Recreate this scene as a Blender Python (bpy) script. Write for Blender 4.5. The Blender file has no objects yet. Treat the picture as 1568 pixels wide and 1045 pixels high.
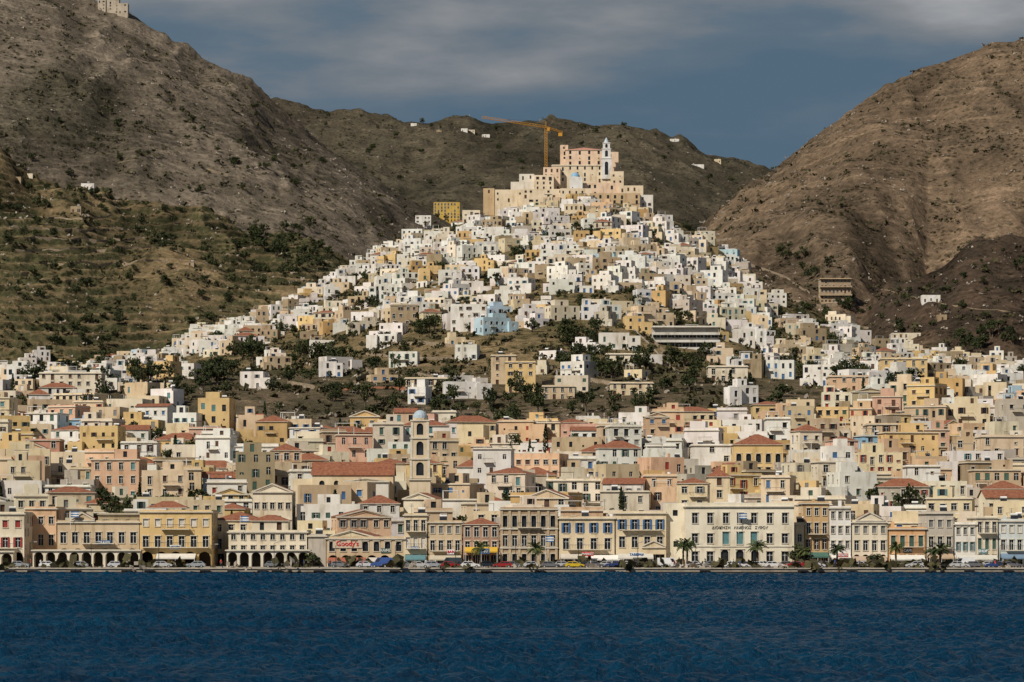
import bpy, bmesh, math, random
import numpy as np
from mathutils import Vector, Matrix
random.seed(11); rng=np.random.default_rng(11)
F=4640.; HC=10.; HY=807.; CX=784.     # survey constants: viewpoint 10 m above sea, sight-lines measured from photo
def wx(px,Y): return (px-CX)/F*Y
def wz(py,Y): return HC+(HY-py)/F*Y
sc=bpy.context.scene
COL=sc.collection
# ------------------------------------------------------------------ materials
def new_mat(name):
    m=bpy.data.materials.new(name); m.use_nodes=True
    nt=m.node_tree; b=nt.nodes['Principled BSDF']; return m,nt,b
def N(nt,t,**kw):
    n=nt.nodes.new(t)
    for k,v in kw.items(): setattr(n,k,v)
    return n
def noise(nt,scale,detail=4,vec=None,rough=.55):
    n=N(nt,'ShaderNodeTexNoise'); n.inputs['Scale'].default_value=scale; n.inputs['Detail'].default_value=detail
    n.inputs['Roughness'].default_value=rough
    if vec is not None: nt.links.new(vec,n.inputs['Vector'])
    return n.outputs['Fac']
def ramp(nt,fac,stops):
    r=N(nt,'ShaderNodeValToRGB'); cr=r.color_ramp
    while len(cr.elements)<len(stops): cr.elements.new(.5)
    for e,(p,c) in zip(cr.elements,stops):
        e.position=p; e.color=(c[0],c[1],c[2],1) if hasattr(c,'__len__') else (c,c,c,1)
    nt.links.new(fac,r.inputs[0]); return r.outputs[0]
def mix(nt,a,b,fac,mode='MIX'):
    m=N(nt,'ShaderNodeMix',data_type='RGBA',blend_type=mode)
    def s(sock,v):
        if isinstance(v,bpy.types.NodeSocket): nt.links.new(v,sock)
        elif hasattr(v,'__len__'): sock.default_value=(v[0],v[1],v[2],1)
        else: sock.default_value=v
    s(m.inputs[0],fac); s(m.inputs[6],a); s(m.inputs[7],b); return m.outputs[2]
def pos(nt,scale=None):
    g=N(nt,'ShaderNodeNewGeometry').outputs['Position']
    if scale:
        m=N(nt,'ShaderNodeVectorMath',operation='MULTIPLY'); nt.links.new(g,m.inputs[0]); m.inputs[1].default_value=scale; return m.outputs[0]
    return g
def bump(nt,b,h,st,dist=.1):
    n=N(nt,'ShaderNodeBump'); n.inputs['Strength'].default_value=st; n.inputs['Distance'].default_value=dist
    nt.links.new(h,n.inputs['Height']); nt.links.new(n.outputs[0],b.inputs['Normal'])
MC={}
def wall_mat(color=None,key=None):
    k=('w',color)
    if k in MC: return MC[k]
    m,nt,b=new_mat('plaster_wall')
    if color is None: c=N(nt,'ShaderNodeObjectInfo').outputs['Color']
    else: c=tuple(color)
    st=ramp(nt,noise(nt,1,5,pos(nt,(.5,.5,.12)),.65),[(.28,(.62,.56,.48)),(.46,(.94,.92,.89)),(.75,(1.05,1.04,1.02))])
    p2=ramp(nt,noise(nt,1,3,pos(nt,(.13,.13,.2))),[(.35,(.86,.84,.8)),(.6,(1,1,1))])
    c1=mix(nt,c,st,1.,'MULTIPLY'); c2=mix(nt,c1,p2,1.,'MULTIPLY')
    nt.links.new(c2,b.inputs['Base Color']); b.inputs['Roughness'].default_value=.9; b.inputs['Specular IOR Level'].default_value=.2
    MC[k]=m; return m
def simple(name,color,rough=.7,var=.25,scale=1.,metal=0,bmp=0,spec=.3):
    if name in MC: return MC[name]
    m,nt,b=new_mat(name)
    r=ramp(nt,noise(nt,scale,3,pos(nt)),[(.3,tuple(c*(1-var) for c in color)),(.7,tuple(c*(1+var) for c in color))])
    nt.links.new(r,b.inputs['Base Color']); b.inputs['Roughness'].default_value=rough; b.inputs['Metallic'].default_value=metal
    b.inputs['Specular IOR Level'].default_value=spec
    if bmp: bump(nt,b,noise(nt,scale*3,4,pos(nt)),bmp,.05)
    MC[name]=m; return m
WALL=wall_mat()
GLASS=simple('window_glass',(.02,.023,.027),.3,.5,.35,spec=.4)
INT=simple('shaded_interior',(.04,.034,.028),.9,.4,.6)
TRIM=simple('painted_trim',(.58,.53,.43),.8,.12)
WHITE=simple('white_paint',(.7,.69,.66),.7,.08)
ROOF=simple('flat_roof_screed',(.34,.31,.27),.9,.2,.5)
IRON=simple('dark_iron',(.03,.03,.032),.6,.2)
STONE=simple('rubble_stone',(.25,.195,.135),.95,.35,1.3,bmp=.5)
CONC=simple('concrete',(.33,.3,.26),.9,.2,.7,bmp=.2)
DIRT=simple('dirt_track_soil',(.25,.19,.12),.95,.2,.5)
SH={'green':simple('green_shutter',(.05,.1,.075),.6),'blue':simple('blue_shutter',(.05,.13,.28),.6),
 'brown':simple('brown_shutter',(.085,.042,.025),.6),'grey':simple('grey_shutter',(.19,.19,.18),.6),
 'white':simple('white_shutter',(.55,.52,.47),.6),'teal':simple('teal_shutter',(.09,.2,.21),.6),'red':simple('red_shutter',(.28,.04,.03),.6)}
def terra():
    m,nt,b=new_mat('terracotta_tiles')
    r=ramp(nt,noise(nt,1.4,5,pos(nt)),[(.25,(.12,.045,.026)),(.5,(.27,.095,.045)),(.8,(.34,.16,.09))])
    nt.links.new(r,b.inputs['Base Color']); b.inputs['Roughness'].default_value=.85
    w=N(nt,'ShaderNodeTexWave'); w.inputs['Scale'].default_value=1.3; nt.links.new(pos(nt),w.inputs['Vector'])
    bump(nt,b,w.outputs['Fac'],.7,.12); return m
TERRA=terra()
def obj_paint(name,rough=.3,spec=.5):
    m,nt,b=new_mat(name); c=N(nt,'ShaderNodeObjectInfo').outputs['Color']
    d=ramp(nt,noise(nt,3,3,pos(nt)),[(.3,.82),(.7,1.)]); nt.links.new(mix(nt,c,d,1.,'MULTIPLY'),b.inputs['Base Color'])
    b.inputs['Roughness'].default_value=rough; b.inputs['Specular IOR Level'].default_value=spec; return m
# ------------------------------------------------------------------ mesh builder
class MB:
    def __init__(s): s.v=[];s.f=[];s.m=[];s.mats=[]
    def mi(s,mat):
        if mat not in s.mats: s.mats.append(mat)
        return s.mats.index(mat)
    def poly(s,pts,mat):
        i=len(s.v); s.v.extend([tuple(p) for p in pts]); s.f.append(tuple(range(i,i+len(pts)))); s.m.append(s.mi(mat))
    def box(s,x0,x1,y0,y1,z0,z1,mat):
        i=len(s.v); s.v+= [(x0,y0,z0),(x1,y0,z0),(x1,y1,z0),(x0,y1,z0),(x0,y0,z1),(x1,y0,z1),(x1,y1,z1),(x0,y1,z1)]
        k=s.mi(mat)
        for f in ((0,1,5,4),(1,2,6,5),(2,3,7,6),(3,0,4,7),(4,5,6,7),(3,2,1,0)):
            s.f.append(tuple(i+a for a in f)); s.m.append(k)
    def fbox(s,O,u,u0,u1,d0,d1,z0,z1,mat):
        n=(u[1],-u[0]); k=s.mi(mat); i=len(s.v)
        for z in (z0,z1):
            for (a,d) in ((u0,d1),(u1,d1),(u1,d0),(u0,d0)):
                s.v.append((O[0]+u[0]*a+n[0]*d,O[1]+u[1]*a+n[1]*d,z))
        for f in ((0,1,5,4),(1,2,6,5),(2,3,7,6),(3,0,4,7),(4,5,6,7),(3,2,1,0)):
            s.f.append(tuple(i+a for a in f)); s.m.append(k)
    def cyl(s,cx,cy,z0,z1,r0,r1,mat,n=10,cap=True):
        k=s.mi(mat); i=len(s.v)
        for (z,r) in ((z0,r0),(z1,r1)):
            for j in range(n):
                a=2*math.pi*j/n; s.v.append((cx+r*math.cos(a),cy+r*math.sin(a),z))
        for j in range(n):
            s.f.append((i+j,i+(j+1)%n,i+n+(j+1)%n,i+n+j)); s.m.append(k)
        if cap: s.f.append(tuple(i+n+j for j in range(n))); s.m.append(k)
    def tube(s,p,q,r,mat,n=5):
        p=Vector(p);q=Vector(q);d=(q-p).normalized(); a=d.orthogonal().normalized(); b=d.cross(a); k=s.mi(mat); i=len(s.v)
        for c in (p,q):
            for j in range(n):
                t=2*math.pi*j/n; s.v.append(tuple(c+a*r*math.cos(t)+b*r*math.sin(t)))
        for j in range(n):
            s.f.append((i+j,i+(j+1)%n,i+n+(j+1)%n,i+n+j)); s.m.append(k)
    def dome(s,cx,cy,z,r,h,mat,n=14,m=5):
        for a in range(m):
            t0=a/m*math.pi/2;t1=(a+1)/m*math.pi/2
            s.cyl(cx,cy,z+h*math.sin(t0),z+h*math.sin(t1),r*math.cos(t0),max(r*math.cos(t1),.01),mat,n,False)
    def facade(s,O,u,W,z0,z1,ops,mat,fancy=0,trim=None):
        n=(u[1],-u[0])
        def P(a,z,d=0): return (O[0]+u[0]*a+n[0]*d,O[1]+u[1]*a+n[1]*d,z)
        ops=[o for o in ops if o[0]>.15 and o[1]<W-.15 and o[3]<z1-.05 and o[2]>z0+.01]
        us=sorted({0.,W,*[o[0] for o in ops],*[o[1] for o in ops]}); zs=sorted({z0,z1,*[o[2] for o in ops],*[o[3] for o in ops]})
        for j in range(len(zs)-1):
            zc=(zs[j]+zs[j+1])/2; run=None
            row=[o for o in ops if o[2]<zc<o[3]]
            for i in range(len(us)-1):
                uc=(us[i]+us[i+1])/2
                hole=any(o[0]<uc<o[1] for o in row)
                if not hole and run is None: run=us[i]
                if hole and run is not None: s.poly([P(run,zs[j]),P(us[i],zs[j]),P(us[i],zs[j+1]),P(run,zs[j+1])],mat); run=None
            if run is not None: s.poly([P(run,zs[j]),P(W,zs[j]),P(W,zs[j+1]),P(run,zs[j+1])],mat)
        for o in ops:
            a,b,c,d,kind,sm=o
            dp={'win':.28,'shut':.12,'open':.24,'door':.25,'arch':.4,'arcade':2.6,'garch':.35,'shop':.9}[kind]
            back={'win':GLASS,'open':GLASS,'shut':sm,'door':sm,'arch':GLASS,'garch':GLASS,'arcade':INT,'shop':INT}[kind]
            s.poly([P(a,c),P(a,c,-dp),P(a,d,-dp),P(a,d)],mat); s.poly([P(b,c),P(b,d),P(b,d,-dp),P(b,c,-dp)],mat)
            s.poly([P(a,c),P(b,c),P(b,c,-dp),P(a,c,-dp)],mat)
            s.poly([P(a,d),P(a,d,-dp),P(b,d,-dp),P(b,d)],mat)
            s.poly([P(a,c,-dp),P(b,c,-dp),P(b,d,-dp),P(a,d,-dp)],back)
            if kind in('arch','arcade','garch'):
                r=(b-a)/2; h=min(r,(d-c)*.5); mx=(a+b)/2; K=6
                L=[(mx-r*math.cos(t*math.pi/2/K),d-h+h*math.sin(t*math.pi/2/K)) for t in range(K+1)]
                for q in range(K):
                    s.poly([P(a,d,.0)]+[P(*L[q]),P(*L[q+1])][::-1],mat)
                    R0=(2*mx-L[q][0],L[q][1]);R1=(2*mx-L[q+1][0],L[q+1][1]); s.poly([P(b,d),P(*R1),P(*R0)],mat)
                    s.poly([P(*L[q]),P(*L[q],-.4 if dp>.5 else -dp),P(*L[q+1],-.4 if dp>.5 else -dp),P(*L[q+1])],mat)
                    s.poly([P(*R0),P(*R1),P(*R1,-.4 if dp>.5 else -dp),P(*R0,-.4 if dp>.5 else -dp)],mat)
            if kind=='open':
                hw=(b-a)*.42
                for (q0,q1) in ((a-hw,a-.02),(b+.02,b+hw)): s.fbox(O,u,q0,q1,.02,.08,c,d,sm)
            if kind in('win','open') and fancy:
                mx=(a+b)/2
                s.fbox(O,u,mx-.04,mx+.04,-dp+.01,-dp+.07,c,d,WHITE); s.fbox(O,u,a,b,-dp+.01,-dp+.06,c+(d-c)*.66,c+(d-c)*.66+.07,WHITE)
            if trim and kind in('win','shut','open','garch'):
                s.fbox(O,u,a-.18,b+.18,.003,.18,d+.03,d+.22,trim); s.fbox(O,u,a-.15,b+.15,.003,.14,c-.14,c-.02,trim)
                if fancy and kind!='open':
                    s.fbox(O,u,a-.17,a-.02,.003,.07,c-.02,d+.03,trim); s.fbox(O,u,b+.02,b+.17,.003,.07,c-.02,d+.03,trim)
            if kind=='shop' and fancy:
                for q in np.linspace(a,b,4)[1:-1]: s.fbox(O,u,q-.05,q+.05,-dp+.02,-dp+.1,c,d,WHITE)
    def balcony(s,O,u,a,b,z,dep=1.):
        s.fbox(O,u,a,b,.004,dep,z-.16,z,TRIM)
        s.fbox(O,u,a,b,dep-.06,dep-.01,z+.95,z+1.02,IRON)
        k=max(3,int((b-a)/.35))
        for i in range(k+1):
            q=a+.03+(b-a-.06)*i/k; s.fbox(O,u,q-.02,q+.02,dep-.05,dep-.02,z,z+.95,IRON)
        for q in (a+.03,b-.03): s.fbox(O,u,q-.02,q+.02,.01,dep-.06,z+.95,z+1.,IRON)
    def make(s,name,origin=(0,0,0),color=None,rot=0,sub=True,parent=None):
        me=bpy.data.meshes.new(name+'_mesh')
        v=s.v
        if sub: v=[(a-origin[0],b-origin[1],c-origin[2]) for a,b,c in v]
        me.from_pydata(v,[],s.f)
        for m in s.mats: me.materials.append(m)
        me.polygons.foreach_set('material_index',s.m); me.update()
        o=bpy.data.objects.new(name,me); o.location=origin; o.rotation_euler=(0,0,rot)
        if color: o.color=(*color,1)
        COL.objects.link(o)
        if parent: o.parent=parent
        return o
def auto_ops(W,z0,z1,sh,r,smat,dens=.85,groundfront=False,sp=2.9,kinds=None,ww=None,wh=None):
    ns=max(1,int(round((z1-z0)/sh))); H=(z1-z0)/ns; n=max(1,int((W-.8)/sp)); ops=[]
    ww=ww or r.choice([.95,1.1,1.3]); wh=wh or r.choice([1.3,1.6,2.])
    for k in range(ns):
        for i in range(n):
            if r.random()>dens: continue
            c=W*(i+.5)/n + (r.uniform(-.25,.25) if dens<.9 else 0)
            if k==0 and groundfront and r.random()<.4:
                ops.append((c-.55,c+.55,z0+.05,z0+2.2,'door',smat)); continue
            kind=r.choice(kinds or ['win','win','win','shut','open','shut'])
            w=ww; h=wh
            if r.random()<.2: h=2.15
            if r.random()<.08: w,h=.6,.6
            if kind=='open' and W/n<w*2.3: kind='win'
            zb=z0+H*k+(.25 if h>2 else min(.95,H-h-.35))
            ops.append((c-w/2,c+w/2,zb,zb+h,kind,smat))
    return ops
def hip(mb,x0,x1,y0,y1,z,h,ov=.35,mat=None,gable=None):
    mat=mat or TERRA; X0,X1,Y0,Y1=x0-ov,x1+ov,y0-ov,y1+ov; zz=z-.0
    if gable=='x':
        ym=(Y0+Y1)/2; mb.poly([(X0,Y0,zz),(X1,Y0,zz),(X1,ym,z+h),(X0,ym,z+h)],mat); mb.poly([(X1,Y1,zz),(X0,Y1,zz),(X0,ym,z+h),(X1,ym,z+h)],mat)
        for X in (x0,x1): mb.poly([(X,y0,z),(X,y1,z),(X,ym,z+h-.05)],WALL)
    elif gable=='y':
        xm=(X0+X1)/2; mb.poly([(X0,Y0,zz),(xm,Y0,z+h),(xm,Y1,z+h),(X0,Y1,zz)],mat); mb.poly([(X1,Y0,zz),(X1,Y1,zz),(xm,Y1,z+h),(xm,Y0,z+h)],mat)
        mb.poly([(x0,y0-.02,z),(x1,y0-.02,z),((x0+x1)/2,y0-.02,z+h-.05)],WALL)
        t=.28
        for sgn,xe in((-1,X0),(1,X1)):
            mb.poly([(xe,Y0-.05,zz),(xm,Y0-.05,z+h),(xm,Y0-.05,z+h-t),(xe,Y0-.05,zz-t)],TRIM)
        mb.box(X0,X1,Y0-.04,y0-.03,zz-t-.02,zz,TRIM)
    else:
        w=X1-X0; d=Y1-Y0; m=min(w,d)/2
        A,B,C,D=(X0,Y0,zz),(X1,Y0,zz),(X1,Y1,zz),(X0,Y1,zz)
        if w>=d: R0=(X0+m,Y0+m,z+h);R1=(X1-m,Y0+m,z+h); fs=[[A,B,R1,R0],[B,C,R1],[C,D,R0,R1],[D,A,R0]]
        else: R0=(X0+m,Y0+m,z+h);R1=(X0+m,Y1-m,z+h); fs=[[A,B,R0],[B,C,R1,R0],[C,D,R1],[D,A,R0,R1]]
        for f in fs: mb.poly(f,mat)
        mb.box(X0,X1,Y0,Y1,zz-.14,zz-.01,TRIM)
def volume(mb,x0,x1,y0,y1,z0,z1,r,wall=WALL,smat=None,sh=3.1,plinth=4,roof='flat',rh=1.8,front=None,side=True,dens=.85,fancy=0,trim=None,cornice=False,sp=2.9,kinds=None,par=None,door=True,ww=None,wh=None):
    smat=smat or SH['brown']; W=x1-x0; D=y1-y0
    par=par if par is not None else (r.choice([.3,.6,.9]) if roof=='flat' else 0)
    top=z1+par
    fo=front if front is not None else auto_ops(W,z0,z1,sh,r,smat,dens,door,sp,kinds,ww,wh)
    mb.facade((x0,y0),(1,0),W,z0,top,fo,wall,fancy,trim)
    so=(lambda L: auto_ops(L,z0,z1,sh,r,smat,dens*.75,False,3.3,kinds,ww,wh)) if side else (lambda L:[])
    mb.facade((x0,y1),(0,-1),D,z0,top,so(D),wall,fancy,trim); mb.facade((x1,y0),(0,1),D,z0,top,so(D),wall,fancy,trim)
    mb.facade((x1,y1),(-1,0),W,z0,top,[],wall)
    if plinth:
        k=mb.mi(wall); i=len(mb.v)
        for z in (z0-plinth,z0):
            mb.v+=[(x0,y0,z),(x1,y0,z),(x1,y1,z),(x0,y1,z)]
        for f in ((0,1,5,4),(1,2,6,5),(2,3,7,6),(3,0,4,7)): mb.f.append(tuple(i+a for a in f)); mb.m.append(k)
    if roof=='flat':
        t=.22; zr=z1+.01
        mb.poly([(x0+t,y0+t,zr),(x1-t,y0+t,zr),(x1-t,y1-t,zr),(x0+t,y1-t,zr)],ROOF)
        if par>.05:
            a=[(x0,y0),(x1,y0),(x1,y1),(x0,y1)]; b=[(x0+t,y0+t),(x1-t,y0+t),(x1-t,y1-t),(x0+t,y1-t)]
            for i in range(4):
                j=(i+1)%4
                mb.poly([(*a[i],top),(*a[j],top),(*b[j],top),(*b[i],top)],wall)
                mb.poly([(*b[i],top),(*b[j],top),(*b[j],zr),(*b[i],zr)],wall)
        if cornice:
            c=.35; mb.box(x0-c,x1+c,y0-c,y0-.004,z1-.1,z1+.16,TRIM); mb.box(x0-c,x0-.004,y0,y1,z1-.1,z1+.16,TRIM); mb.box(x1+.004,x1+c,y0,y1,z1-.1,z1+.16,TRIM)
    elif roof=='hip': hip(mb,x0,x1,y0,y1,z1,rh)
    elif roof=='gx': hip(mb,x0,x1,y0,y1,z1,rh,gable='x')
    elif roof=='gy': hip(mb,x0,x1,y0,y1,z1,rh,gable='y')
def clutter(mb,x0,x1,y0,y1,z,r):
    def rx(): return r.uniform(x0+.8,x1-1.8)
    if r.random()<.3:
        x=rx(); y=r.uniform(y0+.8,y0+2.5); mb.poly([(x,y,z+.3),(x+1.6,y,z+.3),(x+1.6,y+1,z+1.3),(x,y+1,z+1.3)],GLASS)
        mb.tube((x,y+1.1,z+1.5),(x+1.6,y+1.1,z+1.5),.28,WHITE,8); mb.tube((x+.1,y+1.1,z),(x+.1,y+1.1,z+1.3),.05,IRON,4); mb.tube((x+1.5,y+1.1,z),(x+1.5,y+1.1,z+1.3),.05,IRON,4)
    if r.random()<.5:
        x=rx(); y=r.uniform(y0+1,y1-1); h=r.uniform(1.8,3.4); mb.tube((x,y,z),(x,y,z+h),.05,IRON,4)
        for q in (.0,.3,.6): mb.tube((x-.5,y,z+h-q),(x+.5,y,z+h-q),.03,IRON,3)
    if r.random()<.4:
        x=rx(); y=r.uniform(y0+1,y1-1.5); mb.box(x,x+.7,y,y+.7,z,z+r.uniform(1.1,1.8),WALL)
    if r.random()<.12:
        x=rx(); y=r.uniform(y0+1,y1-1.5); mb.cyl(x+.5,y+.5,z,z+1.1,.55,.5,WHITE,8)
def house(x,y,z,w,d,ns,rot,color,r,style):
    mb=MB(); sh=r.choice([3.1,3.4,3.7]) if style=='town' else r.choice([2.9,3.1,3.3]); H=ns*sh
    smat=SH[r.choice(['green','blue','brown','brown','grey','white','blue','teal','brown'] if style!='town' else ['green','green','brown','brown','grey','teal','blue','brown','red'])]
    roof='flat'
    if style=='town':
        q=r.random(); roof='hip' if q<.11 else 'gx' if q<.14 else 'gy' if q<.19 else 'flat'
    elif r.random()<.03: roof='hip'
    if roof!='flat': d=min(d,9)
    trim=None
    if style=='town' and r.random()<.55: trim=TRIM
    near=y<900
    volume(mb,-w/2,w/2,0,d,0,H,r,smat=smat,sh=sh,roof=roof,rh=r.uniform(1.2,2.3),trim=trim,cornice=(style=='town' and r.random()<.5),
        dens=r.choice([.97,.95,.85,.7]) if style=='town' else r.choice([.95,.8,.6]),plinth=5,fancy=1 if near else 0,sp=r.choice([2.3,2.6,3.1]))
    if roof=='flat':
        q=r.random()
        if q<.45 and w>6:
            a=r.uniform(-w/2+.3,0); b=a+r.uniform(.35,.5)*w; b=min(b,w/2-.3); yy=r.uniform(1.,3.)
            volume(mb,a,b,yy,min(d-.3,yy+4.5),H+.02,H+2.7,r,smat=smat,plinth=0,dens=.7,par=.25)
        clutter(mb,-w/2,w/2,0,d,H,r)
        if q>.78:
            a=-w/2+.4; b=a+w*.45
            mb.box(a,b,.5,3.2,H+2.3,H+2.42,r.choice([WHITE,CONC,SH['brown']]))
            for X in(a+.1,b-.1):
                for Yy in(.6,3.1): mb.box(X-.06,X+.06,Yy-.06,Yy+.06,H,H+2.3,WHITE)
    if r.random()<.5:
        a,b=(-w/2-r.uniform(2,4.5),-w/2+r.uniform(.5,2)) if r.random()<.5 else (w/2-r.uniform(.5,2),w/2+r.uniform(2,4.5))
        yy=-r.uniform(1.2,3.4); volume(mb,a,b,yy,yy+5.5,-.5,min(H-1,r.choice([2.6,3.2,5.6])),r,smat=smat,dens=.7,plinth=5)
    if ns>=2 and r.random()<(.55 if style=='town' else .35):
        a=r.uniform(-w/2+.4,0); b=min(w/2-.4,a+r.uniform(2,5)); mb.balcony((0,0),(1,0),a,b,sh*(ns-1)+.12,1.)
    return mb.make('house',(x,y,z),color,rot,sub=False)
# ------------------------------------------------------------------ terrain
def h2(a,b,seed):
    n=(a*374761393+b*668265263+seed*1442695041)&0xffffffff
    n=((n^(n>>13))*1274126177)&0xffffffff
    return ((n^(n>>16))&0xffff)/65535.
def vn(x,y,seed=0):
    xi=np.floor(x).astype(np.int64);yi=np.floor(y).astype(np.int64);xf=x-xi;yf=y-yi
    u=xf*xf*(3-2*xf);v=yf*yf*(3-2*yf)
    return (h2(xi,yi,seed)*(1-u)+h2(xi+1,yi,seed)*u)*(1-v)+(h2(xi,yi+1,seed)*(1-u)+h2(xi+1,yi+1,seed)*u)*v
def fbm(x,y,seed=0,o=4):
    s=0;a=.5
    for i in range(o): s=s+a*(vn(x*2**i+i*17.3,y*2**i-i*9.1,seed+i)-.5); a*=.5
    return s
pxs=np.concatenate([np.arange(-2000,-400,40),np.arange(-400,-60,10),np.arange(-60,1631,3.),np.arange(1640,1980,10),np.arange(1990,3600,40)])
Ys=np.concatenate([np.arange(651.,2700,2.5),np.arange(2700,4200,8)])
PX,YY=np.meshgrid(pxs,Ys); XX=(PX-CX)/F*YY
def z0f(Y): return np.interp(Y,[600,690,705,740,1100,1150,1400,2000,4200],[1,1,2,6.5,53,58,66,90,110])
LAY=[
 ('town',1090,1750,330,[(-2000,700),(-300,620),(0,588),(100,572),(200,550),(300,512),(400,482),(450,462),(560,402),(650,352),(730,332),(800,312),(860,296),(950,296),(1000,318),(1060,350),(1130,400),(1180,450),(1250,476),(1320,512),(1450,548),(1700,590),(3600,640)],1.0),
 ('terr',1700,2150,500,[(-2000,120),(-200,190),(0,228),(60,262),(150,292),(250,300),(330,325),(440,350),(520,385),(600,430),(700,500),(900,600),(3600,700)],.95),
 ('left',1900,2750,900,[(-2000,-250),(-300,-170),(0,-60),(100,-25),(160,6),(200,17),(240,42),(300,76),(370,112),(430,150),(500,203),(560,250),(620,292),(680,330),(760,400),(900,500),(3600,700)],.95),
 ('ridge',2500,3700,1000,[(-2000,200),(300,150),(430,149),(480,160),(560,173),(620,184),(720,182),(800,179),(880,183),(960,186),(1000,199),(1050,218),(1100,240),(1160,255),(1300,275),(3600,300)],.9),
 ('right',1700,2500,900,[(-2000,700),(900,560),(1000,420),(1060,350),(1110,302),(1150,264),(1200,232),(1240,203),(1300,161),(1350,129),(1400,105),(1450,87),(1500,73),(1568,59),(1800,20),(2400,-30),(3600,-30)],.9),
 ('spur',1700,1960,300,[(-2000,700),(1200,600),(1290,520),(1350,455),(1410,410),(1480,378),(1568,365),(1750,350),(3600,340)],.9)]
E=[]
for nm,yf,yc,db,pts,ex in LAY:
    a=np.array(pts,float); pc=np.interp(pxs,a[:,0],a[:,1])
    k=np.ones(5)/5; pc=np.convolve(np.pad(pc,2,'edge'),k,'valid')
    if nm=='right': yf=np.interp(pxs,[1100,1300,1420],[1700,1800,2000])[None,:]
    zc=wz(pc,yc)-z0f(yc); t=(YY-yf)/(yc-yf)
    tt=np.where(t<1,np.clip(t,0,1)**ex,np.clip(1-(YY-yc)/db,0,1))
    E.append(zc[None,:]*tt)
E=np.array(E); K=5.
mx=np.maximum(E.max(0),0)
soft=mx+K*np.log(np.exp(-mx/K)+np.exp((E-mx)/K).sum(0))-K*math.log(1.5)
Wt=np.exp((E-mx)/K); Wt/=Wt.sum(0)+np.exp(-mx/K)
mount=Wt[1]+Wt[2]+Wt[3]+Wt[4]+Wt[5]; far=np.clip(mount,0,1)
mfade=np.clip(mx/40,0,1)*far
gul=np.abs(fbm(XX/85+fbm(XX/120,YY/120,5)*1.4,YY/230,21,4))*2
Zt=z0f(YY)+np.where(YY>1000,soft*np.clip((YY-1000)/100,0,1),0)
Zt+=mfade*(fbm(XX/160,YY/160,3)*16 - gul*24+5+ fbm(XX/26,YY/26,9)*8.5+fbm(XX/7,YY/7,13,2)*2.8)
Zt+=(1-far)*np.clip((YY-720)/300,0,1)*(fbm(XX/60,YY/60,31)*5+fbm(XX/12,YY/12,33,2)*.9)
tm=np.clip(Wt[1]*1.5,0,1)*np.clip(.9+fbm(XX/70,YY/70,41)*3,0,1)+np.clip(Wt[0],0,1)*.3+(Wt[4]*.6+Wt[3]*.6+Wt[2]*.8+Wt[5])*np.clip(.1+fbm(XX/110,YY/110,44)*3,0,.9)
tm=np.clip(tm,0,.95)*np.clip(.75+fbm(XX/24,YY/24,45)*1.8,0,1)
st=6.; q=Zt/st+fbm(XX/80,YY/80,47)*3.; fl=np.floor(q); fr=q-fl; dz=(fl+np.clip((fr-.72)/.28,0,1)-q)*st
Zt=Zt+dz*tm*.95
Zt=np.where(YY<692,1.0,Zt)
def samp(px,Y):
    j=np.interp(px,pxs,np.arange(len(pxs)));i=np.interp(Y,Ys,np.arange(len(Ys)))
    j0=int(min(j,len(pxs)-2));i0=int(min(i,len(Ys)-2));fj=j-j0;fi=i-i0
    return float((Zt[i0,j0]*(1-fj)+Zt[i0,j0+1]*fj)*(1-fi)+(Zt[i0+1,j0]*(1-fj)+Zt[i0+1,j0+1]*fj)*fi)
def gz(x,y): return samp(x*F/y+CX,y)
PYg=HY-(Zt-HC)*F/YY
def ground(px,py,ymin=692):
    j=int(round(np.interp(px,pxs,np.arange(len(pxs))))); c=PYg[:,j]
    ok=np.where((c<=py)&(Ys>ymin))[0]
    i=ok[0] if len(ok) else int(np.argmin(c)); Y=Ys[i]; return wx(px,Y),Y,float(Zt[i,j])
nR,nC=PX.shape
def grid_mesh(name,X,Y,Z,col=None):
    nr,nc=X.shape; me=bpy.data.meshes.new(name+'_mesh'); me.vertices.add(nr*nc)
    me.vertices.foreach_set('co',np.stack([X,Y,Z],-1).astype(np.float32).ravel())
    i=np.arange(nr*nc).reshape(nr,nc); f=np.stack([i[:-1,:-1],i[:-1,1:],i[1:,1:],i[1:,:-1]],-1).reshape(-1,4)
    me.loops.add(f.size); me.loops.foreach_set('vertex_index',f.ravel().astype(np.int32)); me.polygons.add(len(f))
    me.polygons.foreach_set('loop_start',np.arange(0,f.size,4,dtype=np.int32)); 
    me.update(calc_edges=True)
    me.polygons.foreach_set('use_smooth',np.ones(len(f),bool))
    if col is not None:
        at=me.color_attributes.new('soil_shade','FLOAT_COLOR','POINT'); at.data.foreach_set('color',np.concatenate([col,np.ones(col.shape[:2]+(1,))],-1).astype(np.float32).ravel())
    o=bpy.data.objects.new(name,me); COL.objects.link(o); return o
base=np.array([[.27,.195,.105],[.235,.17,.095],[.215,.176,.134],[.115,.095,.065],[.22,.156,.103],[.095,.064,.045]])  # far ridge row darkened here and in olive: cloud shadow painted as colour
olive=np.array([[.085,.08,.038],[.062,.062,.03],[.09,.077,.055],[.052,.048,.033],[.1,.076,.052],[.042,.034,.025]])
n1=np.clip(.42+fbm(XX/110,YY/110,51)*2.3,0,1); n2=np.clip(.4+fbm(XX/22,YY/22,52)*2.4+fbm(XX/6,YY/6,53,2)*1.5,0,1)
pat=np.clip(n1*.5+n2*.6,0,1)
wl=(fr>.66)*np.clip(tm*1.5,0,1)*np.clip(.5+vn(XX/9,YY/9,57)*1.2,0,1)
pat=np.clip(pat*(1-.4*tm)+wl*.8,0,1)[...,None]
Wn=Wt/np.maximum(Wt.sum(0),1e-6)
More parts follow.
